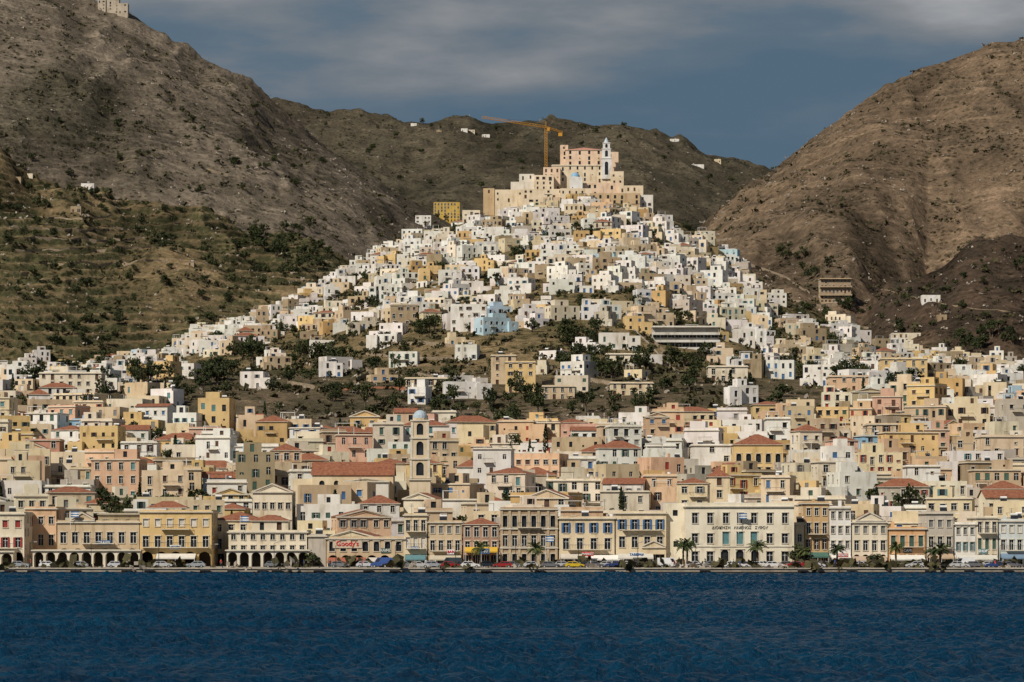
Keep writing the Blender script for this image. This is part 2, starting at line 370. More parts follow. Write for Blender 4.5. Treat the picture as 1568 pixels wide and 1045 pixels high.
cb=np.einsum('lij,lk->ijk',Wn,base); co=np.einsum('lij,lk->ijk',Wn,olive)
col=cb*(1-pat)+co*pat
cloud_shade=(np.clip(1-np.abs((PX-90)/130),0,1)*np.clip(1-np.abs((PYg-165)/75),0,1)*3+fbm(XX/40,YY/40,77)*.8).clip(0,1)*Wn[2]*(np.abs(PX-90)<130)*(np.abs(PYg-165)<75)  # cloud-shadow patch on the left mountain, painted into the ground colour
col=col*(1-.65*cloud_shade[...,None])+np.array([.05,.048,.03])*.65*cloud_shade[...,None]
gs=np.clip(gul*2.4,0,1)[...,None]; col=col*(1-.42*gs*mfade[...,None])  # gully hollows darkened in the colour to deepen their shading
strata=np.clip(fbm(XX/40,(YY+Zt*2)/9,58,3)*2.8,0,1)[...,None]*mfade[...,None]; col=col*(1+.7*strata)
town=np.clip((1060-YY)/60,0,1)[...,None]; col=col*(1-town)+np.array([.2,.17,.13])*town
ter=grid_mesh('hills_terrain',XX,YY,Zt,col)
m,nt,b=new_mat('dry_hillside')
a=N(nt,'ShaderNodeVertexColor',layer_name='soil_shade').outputs['Color']
v=N(nt,'ShaderNodeTexVoronoi'); v.inputs['Scale'].default_value=.2; v.inputs['Randomness'].default_value=1; nt.links.new(pos(nt),v.inputs['Vector'])
vm=ramp(nt,v.outputs['Distance'],[(.24,(.3,.33,.25)),(.42,(1,1,1))])
pick_=ramp(nt,noise(nt,.03,3,pos(nt)),[(.35,0.),(.6,1.)])
c=mix(nt,a,mix(nt,a,vm,1.,'MULTIPLY'),pick_)
rk=ramp(nt,noise(nt,.3,6,pos(nt),.75),[(.3,(.55,.53,.48)),(.5,(1,1,1)),(.6,(1.2,1.18,1.14)),(.68,(2.1,2.05,1.95))])
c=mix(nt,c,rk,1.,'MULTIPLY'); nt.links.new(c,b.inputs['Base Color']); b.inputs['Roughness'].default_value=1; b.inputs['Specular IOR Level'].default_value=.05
bump(nt,b,noise(nt,.3,5,pos(nt),.75),1.,2.6)
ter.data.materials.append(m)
def scatter(name,n,weightf,rad,mat,faces,flat):
    ii=rng.integers(0,nR,n*6); jj=rng.integers(0,nC,n*6)
    ok=(weightf(ii,jj)>rng.random(n*6)); ii=ii[ok][:n]; jj=jj[ok][:n]; k=len(ii)
    P=np.stack([XX[ii,jj]+rng.normal(0,2,k),YY[ii,jj]+rng.normal(0,2,k),Zt[ii,jj]],-1)
    R=rad[0]+(rad[1]-rad[0])*rng.random(k)**2
    c=P[:,None,:]+rng.normal(0,.42,(k,faces,3))*R[:,None,None]*np.array([1,1,flat]); c[...,2]=np.maximum(c[...,2],P[:,None,2]-.3)+R[:,None]*.35*flat
    d1=rng.normal(0,1,(k,faces,3)); d1/=np.linalg.norm(d1,axis=-1,keepdims=True); d2=rng.normal(0,1,(k,faces,3)); d2=np.cross(d1,d2); d2/=np.linalg.norm(d2,axis=-1,keepdims=True)
    s=R[:,None,None]*rng.uniform(.3,.5,(k,faces,1)); V=np.stack([c-d1*s,c-d2*s*.8,c+d1*s,c+d2*s*.8],2).reshape(-1,3)
    nf=k*faces; me=bpy.data.meshes.new(name+'_mesh'); me.vertices.add(nf*4); me.vertices.foreach_set('co',V.astype(np.float32).ravel())
    me.loops.add(nf*4); me.loops.foreach_set('vertex_index',np.arange(nf*4,dtype=np.int32)); me.polygons.add(nf); me.polygons.foreach_set('loop_start',np.arange(0,nf*4,4,dtype=np.int32)); me.update(calc_edges=True)
    me.materials.append(mat); o=bpy.data.objects.new(name,me); COL.objects.link(o)
def foliage(name,c0,c1):
    m,nt,b=new_mat(name); r=ramp(nt,noise(nt,.55,3,pos(nt)),[(.32,c0),(.68,c1)])
    oi=N(nt,'ShaderNodeObjectInfo').outputs['Random']; rr=ramp(nt,oi,[(0,(.65,.7,.65)),(1,(1.35,1.25,1.1))])
    nt.links.new(mix(nt,r,rr,1.,'MULTIPLY'),b.inputs['Base Color']); b.inputs['Roughness'].default_value=.85; b.inputs['Specular IOR Level'].default_value=.1; return m
LEAF=foliage('tree_foliage',(.022,.034,.016),(.07,.08,.036)); SHRUB=foliage('shrub_foliage',(.035,.036,.02),(.085,.076,.042))
CYP=foliage('cypress_foliage',(.014,.024,.013),(.035,.048,.022)); PALM=foliage('palm_fronds',(.03,.045,.018),(.08,.1,.04))
BARK=simple('bark',(.12,.09,.065),.95,.3,3)
inframe=lambda i,j:((pxs[j]>-80)&(pxs[j]<1650))
scatter('hillside_shrubs',15000,lambda i,j:inframe(i,j)*far[i,j]*np.clip(n2[i,j]*1.2,0,1),(.7,3.4),SHRUB,9,.6)
scatter('scrub_bushes',4200,lambda i,j:inframe(i,j)*(Wn[0][i,j]>.5)*(Ys[i]>1060)*(Ys[i]<1760)*1.,(.7,2.6),SHRUB,16,.7)
scatter('rocky_outcrops',12000,lambda i,j:inframe(i,j)*far[i,j]*np.clip(1.1-n2[i,j]*1.2,0,1),(.5,2.4),simple('pale_rock',(.3,.26,.21),.95,.3,.3),6,.5)
# ------------------------------------------------------------------ trees
def tree_mesh(kind,seed):
    r=random.Random(seed); mb=MB()
    if kind=='cypress':
        mb.cyl(0,0,-1,1.2,.22,.18,BARK,6); mb.cyl(0,0,1,7.5,.16,.04,BARK,5)
        for i in range(420):
            t=r.random(); z=.8+t*8.2; R=1.05*math.sin(math.pi*min(1,(t*.85+.12)))**.7*(1-.55*t); a=r.random()*6.283; q=R*r.uniform(.55,1.12)
            leaf(mb,(q*math.cos(a),q*math.sin(a),z),r.uniform(.22,.4),CYP,r,up=1.5)
        return mb
    if kind=='palm':
        H=r.uniform(4,5.2)
        for k in range(6): mb.cyl(math.sin(k*.3)*.08,0,H*k/6-.3*(k==0),H*(k+1)/6,.27-.012*k+.03*(k%2),.24-.012*k,BARK,8)
        for k in range(30):
            a=k*2.4; el=r.uniform(-.3,1.25); L=r.uniform(2.2,3.); px=Vector((0,0,H)); d=Vector((math.cos(a)*math.cos(el),math.sin(a)*math.cos(el),math.sin(el)))
            side=Vector((-math.sin(a),math.cos(a),0))
            for s_ in range(6):
                nx=px+d*L/6; d=(d+Vector((0,0,-.26))).normalized(); w=.42*math.sin((s_+.7)/6.6*math.pi)
                dn=Vector((0,0,-.55*w))
                for sg in(-1,1):
                    mb.poly([px,nx,nx+side*sg*w+dn,px.lerp(nx,.35)+side*sg*w+dn],PALM)
                px=nx
        return mb
    H={'pine':7.5,'round':5.5}[kind]; trunk=H*.35
    mb.cyl(0,0,-1.2,trunk,.28,.2,BARK,7,False)
    cl=[]
    for k in range(13 if kind=='pine' else 11):
        a=r.random()*6.283; R=r.uniform(.3,1)*(2.7 if kind=='pine' else 2.3); z=r.uniform(.42,.95)*H; R*=(1.25-.75*abs(z/H-.6)/.4)
        c=(R*math.cos(a)*1.1,R*math.sin(a),z); cl.append(c); mb.tube((0,0,trunk*r.uniform(.7,1)),c,.07,BARK,4)
    for c in cl:
        cr=r.uniform(.85,1.45)
        for i in range(34):
            d=Vector((r.gauss(0,1),r.gauss(0,1),r.gauss(0,.75))).normalized()*cr*r.uniform(.5,1.1)
            leaf(mb,(c[0]+d.x,c[1]+d.y,c[2]+d.z*.8),r.uniform(.28,.55),LEAF,r)
    return mb
def leaf(mb,c,s,mat,r,up=1.):
    c=Vector(c); a=Vector((r.gauss(0,1),r.gauss(0,1),r.gauss(0,1)*up)).normalized(); b=a.orthogonal().normalized(); b.rotate(Matrix.Rotation(r.random()*6.28,3,a))
    mb.poly([c-a*s,c-b*s*.6,c+a*s,c+b*s*.6],mat)
TM={}
for kind,n in(('pine',4),('round',4),('cypress',2),('palm',3)):
    TM[kind]=[]
    for i in range(n):
        o=tree_mesh(kind,100+i).make(kind+'_src'); me=o.data; bpy.data.objects.remove(o); TM[kind].append(me)
NM={'pine':'pine_tree','round':'olive_tree','cypress':'cypress_tree','palm':'palm_tree'}
grove=bpy.data.objects.new('hillside_tree_grove',None); COL.objects.link(grove)
def tree(kind,x,y,z,s=1.,own=False):
    o=bpy.data.objects.new(NM[kind],random.choice(TM[kind])); o.location=(x,y,z); o.rotation_euler=(0,0,random.random()*6.28); q=random.uniform(.88,1.12)
    o.scale=(s*q,s*q,s/q); COL.objects.link(o)
    if not own: o.parent=grove
def treeg(kind,px,py,s=1.,own=False): tree(kind,*ground(px,py),s,own)
# ------------------------------------------------------------------ occupied plots
occ={}
def claim(x,y,r):
    for i in range(int((x-r)//8),int((x+r)//8)+1):
        for j in range(int((y-r)//8),int((y+r)//8)+1): occ.setdefault((i,j),[]).append((x,y,r))
def rect_claim(x0,x1,y0,y1):
    x=x0+2
    while x<x1: 
        y=y0+2
        while y<y1: claim(x,y,3.); y+=4
        x+=4
def free(x,y,r):
    i,j=int(x//8),int(y//8)
    for a in range(i-2,i+3):
        for b_ in range(j-2,j+3):
            for (cx,cy,cr) in occ.get((a,b_),()):
                if (cx-x)**2+(cy-y)**2<(cr+r)**2: return False
    return True
# ------------------------------------------------------------------ landmark buildings
C=dict(white=(.78,.77,.74),cream=(.72,.61,.43),cream2=(.74,.67,.54),beige=(.6,.48,.33),yellow=(.72,.53,.26),ochre=(.6,.41,.19),pink=(.66,.43,.33),grey=(.5,.46,.4),peach=(.69,.48,.32),rust=(.42,.13,.075),blue=(.3,.5,.72),stone=(.38,.3,.2),lblue=(.48,.64,.75))
def rows(W,z0,spec,smat):
    ops=[]; z=z0
    for (h,n,kind,ww,wh,zo) in spec:
        for i in range(n):
            c=W*(i+.5)/n; 
            if kind: ops.append((c-ww/2,c+ww/2,z+zo,z+zo+wh,kind,smat))
        z+=h
    return ops
def landmark(name,px0,px1,pytop,Y,depth,color,spec=None,roof='flat',smat='brown',rh=1.8,z=None,fancy=1,trim=TRIM,cornice=True,par=.5,balc=None,extra=None,seed=1,dens=.95,sp=2.8,plinth=4,rot=0):
    x0,x1=wx(px0,Y),wx(px1,Y); zb=min(gz(x0,Y),gz(x1,Y)) if z is None else z; zt=wz(pytop,Y)-par*(roof=='flat')
    mb=MB(); r=random.Random(seed+int(px0)); sm=SH[smat]
    fr=rows(x1-x0,zb,spec,sm) if spec else None
    volume(mb,x0,x1,Y,Y+depth,zb,zt,r,smat=sm,roof=roof,rh=rh,front=fr,fancy=fancy,trim=trim,cornice=cornice,par=par if roof=='flat' else None,dens=dens,sp=sp,plinth=plinth)
    if balc:
        for (a,b,zz) in balc: mb.balcony((x0,Y),(1,0),a*(x1-x0),b*(x1-x0),zb+zz,1.1)
    if extra: extra(mb,x0,x1,Y,zb,zt,r)
    if roof=='flat' and extra is None: clutter(mb,x0,x1,Y,Y+depth,zt,r)
    rect_claim(x0,x1,Y,Y+depth)
    return mb.make(name,((x0+x1)/2,Y,zb),color)
GZ=1.15; FY=672.
def wf(name,a,b,top,n,cols,color,kinds,smat='brown',Y=FY,roof='flat',depth=14,balc=None,extra=None,rh=1.8,trim=TRIM,par=.5):
    H=(wz(top,Y)-GZ-(par if roof=='flat' else 0))/n; sp=[]
    for k in range(n):
        kd=kinds[min(k,len(kinds)-1)]; W=wx(b,Y)-wx(a,Y); c=cols if isinstance(cols,int) else cols[k]; cw=W/c
        if kd=='arcade': sp.append((H,c,'arcade',min(cw-.5,3.2),H*.82,.04))
        elif kd=='shop': sp.append((H,c,'shop',min(cw-.5,3.),min(2.7,H*.8),.05))
        elif kd=='french': sp.append((H,c,'shut',min(1.25,cw*.5),min(2.4,H*.68),.3))
        elif kd=='fopen': sp.append((H,c,'open',min(1.1,cw*.4),min(2.2,H*.62),.4))
        elif kd=='fwin': sp.append((H,c,'win',min(1.25,cw*.5),min(2.4,H*.68),.35))
        elif kd=='garch': sp.append((H,c,'garch',min(1.3,cw*.5),min(2.5,H*.7),.35))
        elif kd is None: sp.append((H,1,None,1,1,.1))
        else: sp.append((H,c,kd,min(1.1,cw*.45),min(1.6,H*.5),.9))
    bl=[(q[0],q[1],H*q[2]+.3) for q in balc] if balc else None
    return landmark(name,a,b,top,Y,depth,color,sp,roof,smat,rh,z=GZ,balc=bl,extra=extra,trim=trim,par=par,plinth=.3)
def ped(mb,x0,x1,Y,z,h):
    mb.poly([(x0,Y-.06,z),(x1,Y-.06,z),((x0+x1)/2,Y-.06,z+h)],WALL); xm=(x0+x1)/2
    for (p,q) in (((x0-.3,z),(xm,z+h)),((xm,z+h),(x1+.3,z))):
        mb.poly([(p[0],Y-.3,p[1]),(q[0],Y-.3,q[1]),(q[0],Y-.3,q[1]+.3),(p[0],Y-.3,p[1]+.3)],TRIM)
        mb.poly([(p[0],Y-.3,p[1]+.3),(q[0],Y-.3,q[1]+.3),(q[0],Y+3,q[1]+.3),(p[0],Y+3,p[1]+.3)],TERRA)
    mb.box(x0-.3,x1+.3,Y-.3,Y-.07,z-.25,z,TRIM)
wf('waterfront_building',-150,-62,790,3,5,C['beige'],['shop','french','fwin'],'green')
wf('waterfront_building',-60,37,784,3,5,C['cream2'],['arcade','fopen','shut'],'red',balc=[(.1,.9,1)])
wf('waterfront_building',39,86,776,3,3,C['peach'],['shop','fwin','win'],'brown',Y=684)
wf('neoclassical_building',88,213,797,2,[6,7],C['beige'],['arcade','fwin'],'grey',balc=[(.3,.7,1)],extra=lambda mb,x0,x1,Y,zb,zt,r:ped(mb,x0+3,x0+8,Y,zt+.55,1.5))
wf('yellow_hotel',214,324,781,3,[5,6,6],C['yellow'],['arcade','fwin','shut'],'white',balc=[(.04,.96,1),(.3,.7,2)],extra=lambda mb,x0,x1,Y,zb,zt,r:hip(mb,x0+1.5,x1-6,Y+2,Y+8,zt+1.,1.5))
wf('neoclassical_mansion',326,400,797,3,4,C['cream'],['shop','fwin','win'],'green',Y=686,roof='hip',rh=2.)
wf('seafront_inn',350,470,812,3,[7,8,8],C['cream2'],['arcade','win','win'],'brown',extra=lambda mb,x0,x1,Y,zb,zt,r:(volume(mb,x0+5,x0+13,Y+3,Y+9,zt+.1,zt+2.6,r,roof='hip',rh=1.3,plinth=0)))
wf('plain_building',472,499,818,2,1,C['grey'],[None,None],depth=10)
wf('cafe_building',500,619,822,2,[6,7],C['beige'],['arcade','garch'],'brown')
wf('waterfront_building',619,654,786,3,3,C['cream'],['shop','french','fwin'],'white',balc=[(.1,.9,1),(.1,.9,2)])
wf('waterfront_building',656,707,797,3,4,C['beige'],['shop','fwin','shut'],'grey',balc=[(.1,.9,1)])
wf('waterfront_building',709,764,803,3,4,(.42,.27,.2),['shop','fwin','fwin'],'brown',roof='hip',rh=1.5)
def pil(mb,x0,x1,Y,zb,zt,r):
    for i in range(7):
        x=x0+(x1-x0)*i/6; x=min(max(x,x0+.3),x1-.3); mb.box(x-.28,x+.28,Y-.16,Y-.004,zb,zt-.12,simple('sandstone',(.44,.34,.22),.9,.2))
    for k in (1,2): mb.box(x0-.1,x1+.1,Y-.3,Y-.165,zb+(zt-zb)*k/3-.2,zb+(zt-zb)*k/3+.1,TRIM)
wf('arcaded_stone_mansion',766,854,777,3,6,(.4,.3,.2),['garch','fwin','garch'],'brown',extra=pil,balc=[(.3,.7,2)])
wf('blue_shuttered_house',856,941,791,3,[4,4,4],C['cream'],['shop','fwin','fopen'],'blue',balc=[(.15,.85,1)])
wf('blue_shuttered_house',943,1020,783,3,[3,4,4],C['cream'],['shop','fwin','fopen'],'blue',balc=[(.12,.88,2)],extra=lambda mb,x0,x1,Y,zb,zt,r:ped(mb,x0+6,x1-.4,Y,zb+4.4,1.2))
def customs():
    Y=668; x0,x1=wx(1050,Y),wx(1216,Y); zb=GZ; H=wz(770,Y)-zb; W=x1-x0; mb=MB(); r=random.Random(3); o=[]
    g=SH['teal']
    for f in (.085,.225,.37,.5,.63,.775,.915): o.append((W*f-.6,W*f+.6,zb+H*.68,zb+H*.84,'win',None))
    for f in (.085,.225,.775,.915): o.append((W*f-.65,W*f+.65,zb+H*.37,zb+H*.52,'win',g))
    for f in (.37,.5,.63): o.append((W*f-.7,W*f+.7,zb+H*.355,zb+H*.545,'shut',g))
    for f in (.085,.225,.775,.915): o.append((W*f-.7,W*f+.7,zb+.9,zb+H*.24,'win',None))
    for f in (.36,.5,.64): o.append((W*f-.85,W*f+.85,zb+.05,zb+H*.27,'garch',g))
    volume(mb,x0,x1,Y,Y+16,zb,zb+H-.9,r,front=o,fancy=1,trim=TRIM,cornice=True,par=.9,plinth=.3,smat=g,dens=.6)
    mb.box(x0-.1,x1+.1,Y-.12,Y-.005,zb+H*.31,zb+H*.33,TRIM)
    volume(mb,wx(1021,Y),x0-.01,Y+5,Y+15,zb,zb+H-.4,r,dens=.3,par=.3,plinth=.3)
    ob=mb.make('customs_house',((x0+x1)/2,Y,zb),(.77,.72,.59)); rect_claim(wx(1021,Y),x1,Y,Y+16)
    t=bpy.data.curves.new('inscription','FONT'); t.body='ΔΙΟΙΚΗΣΗ   ΛΙΜΕΝΟΣ   ΣΥΡΟΥ'; t.size=.85; t.extrude=.03; t.align_x='CENTER'; t.materials.append(IRON)
    to=bpy.data.objects.new('inscription',t); COL.objects.link(to); to.parent=ob; to.location=(0,-.06,H*.59); to.rotation_euler=(math.pi/2,0,0)
customs()
wf('waterfront_building',1218,1231,800,2,1,C['cream'],['shop','win'])
wf('ochre_townhouse',1232,1269,768,4,3,(.55,.38,.2),['shop','fopen','fwin','win'],'brown',balc=[(.15,.85,2)])
wf('waterfront_building',1270,1303,775,4,3,C['white'],['shop','win','win','win'],'green')
wf('pedimented_house',1305,1359,797,3,4,C['cream2'],['arcade','fwin','shut'],'grey',extra=lambda mb,x0,x1,Y,zb,zt,r:ped(mb,x0+1,x1-1,Y,zt+.5,1.6))
wf('orange_house',1361,1417,807,2,4,(.7,.42,.22),['shop','french'],'green',balc=[(.1,.9,1)])
wf('waterfront_building',1419,1460,783,3,3,C['grey'],['shop','fwin','shut'],'grey',balc=[(.1,.9,1)])
wf('waterfront_building',1462,1494,800,3,3,C['white'],['shop','fopen','win'],'teal')
wf('waterfront_building',1495,1528,790,3,3,C['cream2'],['shop','french','fwin'],'green',balc=[(.1,.9,2)])
wf('waterfront_building',1530,1580,795,3,4,(.6,.65,.66),['shop','fwin','shut'],'white',balc=[(.2,.8,1)])
wf('waterfront_building',1582,1660,785,3,5,C['yellow'],['shop','fwin','shut'],'green')
wf('waterfront_building',1662,1740,790,3,5,C['cream'],['shop','fwin','shut'],'green')
def arcade(a,b,top,n,Y=666.5,color=C['cream2'],nm='seafront_arcade'):
    x0,x1=wx(a,Y),wx(b,Y); mb=MB(); W=x1-x0; zt=wz(top,Y); o=[(W*(i+.5)/n-W/n/2+.28,W*(i+.5)/n+W/n/2-.28,GZ+.04,zt-.55,'arcade',None) for i in range(n)]
    volume(mb,x0,x1,Y,Y+4.8,GZ,zt-.2,random.Random(1),front=o,side=False,par=.2,cornice=True,plinth=.3); mb.make(nm,((x0+x1)/2,Y,GZ),color)
arcade(50,214,842,9); arcade(347,473,842,7,color=(.74,.7,.6)); arcade(-140,20,844,8)
landmark('neoclassical_school',387,447,753,722,12,C['cream2'],[(5,4,'shut',1,2,1.5),(5,5,'win',1.1,2.2,.6),(4,5,'win',1.,1.5,.5)],roof='gy',rh=2.,smat='grey')
def church():
    Y=792; mb=MB(); r=random.Random(5); x0,x1=wx(478,Y),wx(602,Y); zb=gz((x0+x1)/2,Y)-1; ze=wz(728,Y)
    W=x1-x0; o=[(W*f-.7,W*f+.7,ze-4.2,ze-1.4,'garch',None) for f in(.12,.3,.48)]
    volume(mb,x0,x1,Y,Y+12,zb,ze,r,front=o,side=False,roof='gx',rh=3.6,plinth=4)
    volume(mb,wx(530,Y),wx(597,Y),Y-9,Y-.1,zb-1.5,wz(737,Y-9),r,wall=wall_mat((.74,.72,.67)),roof='gy',rh=.9,dens=.6,plinth=4,door=False)
    volume(mb,wx(448,Y),x0-.02,Y+1,Y+9,zb,wz(735,Y),r,dens=0,plinth=4,front=[(2.,5.,zb+2.5,zb+7.5,'garch',None)],par=.3)
    mb.make('terracotta_roofed_church',((x0+x1)/2,Y,zb),C['cream']); rect_claim(wx(448,Y),x1,Y-14,Y+12)
church()
def campanile():
    Y=782; x0,x1=wx(627,Y),wx(659,Y); w=x1-x0; xc=(x0+x1)/2; yc=Y+w/2; zb=gz(xc,Y); st=wall_mat((.64,.54,.4)); mb=MB(); r=random.Random(1)
    def lvl(pt,pb,inset):
        a,b_=x0+inset,x1-inset; z0_,z1_=wz(pb,Y),wz(pt,Y); W=b_-a; h=z1_-z0_; yy0=Y+inset; yy1=Y+w-inset
        o2=[(W*.31,W*.69,z0_+h*.16,z1_-h*.14,'garch',None)]
        for O,u in (((a,yy0),(1,0)),((a,yy1),(0,-1)),((b_,yy0),(0,1)),((b_,yy1),(-1,0))): mb.facade(O,u,W,z0_,z1_,o2,st,0)
        mb.box(a-.28,b_+.28,yy0-.28,yy1+.28,z1_-.02,z1_+.32,TRIM)
        for X in(a,b_-.45): mb.box(X-.1,X+.5,yy0-.12,yy0-.004,z0_,z1_-.03,TRIM)
    volume(mb,x0,x1,Y,Y+w,zb,wz(735,Y),r,wall=st,dens=0,par=.05,plinth=4,cornice=True)
    lvl(704,733,.15); lvl(672,702,.3); lvl(645,670,.45)
    mb.cyl(xc,yc,wz(644,Y)+.2,wz(640,Y),w*.36,w*.36,st,12); mb.dome(xc,yc,wz(640,Y),w*.36,2.1,simple('dome_lead',(.35,.42,.47),.6,.15)); mb.box(xc-.06,xc+.06,yc-.06,yc+.06,wz(632,Y),wz(624,Y),IRON); mb.box(xc-.4,xc+.4,yc-.05,yc+.05,wz(628,Y),wz(628,Y)+.12,IRON)
    mb.make('church_bell_tower',(xc,yc,zb),C['cream']); rect_claim(x0-1,x1+1,Y-14,Y+w)
campanile()
landmark('red_house',365,404,634,985,10,C['rust'],smat='brown'); landmark('red_house',372,403,656,972,9,(.45,.15,.08),smat='brown')
landmark('blue_house',110,161,641,985,10,C['blue'],smat='white'); landmark('blue_house',128,158,658,972,8,(.38,.55,.75),smat='white')
landmark('long_tiled_hall',514,642,603,1100,12,C['yellow'],roof='gx',rh=2.8,smat='brown'); landmark('orange_rendered_house',462,512,612,1090,10,C['peach'])
landmark('tiled_villa',1124,1199,681,880,13,C['yellow'],[(4.3,5,'garch',1.6,2.8,.8),(4,5,'garch',1.5,2.6,.6)],roof='hip',rh=3.2,smat='brown')
landmark('large_beige_building',1330,1420,648,950,14,C['beige'],smat='brown',sp=3)
landmark('tiled_house',886,951,692,900,11,C['cream'],roof='hip',rh=2.4); landmark('tiled_house',964,1006,716,850,9,C['cream'],roof='hip',rh=2.2)
landmark('tiled_house',700,740,715,840,10,C['white'],roof='hip',rh=2.2); landmark('tiled_house',1085,1118,730,800,10,C['cream'],roof='hip',rh=2.2)
landmark('pink_house',36,91,672,930,10,(.5,.27,.2)); landmark('white_block',758,833,692,885,11,C['white'],dens=.3)
landmark('light_blue_house',265,297,640,1000,10,C['lblue']); landmark('white_block',100,135,690,900,10,C['white'],dens=.2)
landmark('white_block',1060,1122,680,895,10,C['white'],dens=.5); landmark('white_block',1390,1440,712,830,11,C['white'],dens=.7); landmark('white_block',185,240,676,915,11,C['white'],dens=.8)
def lg(name,a,b,top,bot,color,depth=11,ymin=1000,**k):
    x,Y,z=ground((a+b)/2,bot,ymin); return landmark(name,a,b,top,Y,depth,color,z=z-.5,**k)
lg('yellow_villa',664,704,310,340,(.62,.43,.1),dens=.9,cornice=False,ymin=1500); lg('white_villa',708,735,322,342,C['cream2'],dens=.8,cornice=False,ymin=1500); lg('white_villa',636,660,330,348,C['white'],dens=.8,cornice=False,ymin=1500)
def strips(mb,x0,x1,Y,zb,zt,r,m_=WHITE):
    H=(zt-zb)/3
    for k in range(3):
        mb.box(x0-.6,x1+.6,Y-1.6,Y-.01,zb+H*(k+1)-.25,zb+H*(k+1),m_)
        mb.box(x0-.6,x1+.6,Y-1.6,Y-1.45,zb+H*(k)+.02,zb+H*k+.75,m_)
lg('modern_school_building',1000,1100,499,534,(.6,.58,.54),spec=[(3.8,9,'win',2.6,1.9,1.),(3.8,9,'win',2.6,1.9,1.),(3.6,9,'win',2.6,1.7,1.)],extra=lambda *a:strips(*a,m_=wall_mat((.68,.67,.64))),smat='grey')
lg('terraced_hotel',1256,1303,426,466,(.4,.3,.2),extra=lambda *a:strips(*a,m_=wall_mat((.42,.33,.23))),sp=2.2,ymin=1300)
lg('ochre_mansion',774,820,553,602,C['yellow'],smat='brown'); lg('beige_mansion',752,790,543,590,C['beige'])
lg('white_villa',928,990,541,560,C['cream2']); lg('white_villa',1180,1232,528,546,C['white'],cornice=False)
lg('white_villa',690,745,466,508,C['white'],dens=.6,cornice=False); lg('white_villa',60,155,570,604,C['cream2'],dens=.95)
lg('villa',1085,1145,560,585,C['cream2']); lg('tall_stone_house',598,640,466,498,C['stone'],dens=.6); lg('villa',620,688,578,600,C['cream'],sp=2.2)
lg('villa',935,1000,585,606,C['cream'],sp=2.4); lg('villa',830,880,590,612,C['beige'],sp=2.4); lg('villa',1350,1420,548,585,C['yellow']); lg('villa',1270,1330,575,600,C['peach'])
for (a,b,t,bo,cn) in [(36,50,266,272,'cream2'),(124,144,281,291,'white'),(108,124,316,326,'stone'),(283,297,402,409,'stone'),(629,638,189,194,'white'),(706,716,197,203,'white'),(717,727,199,205,'cream2'),(738,750,206,211,'white'),(668,676,200,204,'stone'),(1026,1040,213,219,'white'),(1056,1078,252,258,'white'),(1094,1104,244,250,'cream'),(1412,1440,452,463,'white'),(1366,1410,510,526,'cream2'),(1436,1450,482,491,'stone'),(20,32,271,277,'stone')]:
    lg('hillside_farmhouse',a,b,t,bo,C[cn],depth=7,cornice=False,trim=None,dens=.7)
def summit():
    mb=MB(); r=random.Random(2)
    for (a,b,t,d) in((152,164,3,0),(163,184,0,1),(182,198,9,-1)):
        volume(mb,wx(a,2740),wx(b,2740),2730+d,2740+d,wz(24,2740),wz(t,2740),r,dens=.6,par=.4)
    mb.make('summit_monastery',(wx(175,2740),2730,wz(20,2740)),(.5,.44,.36))
summit()
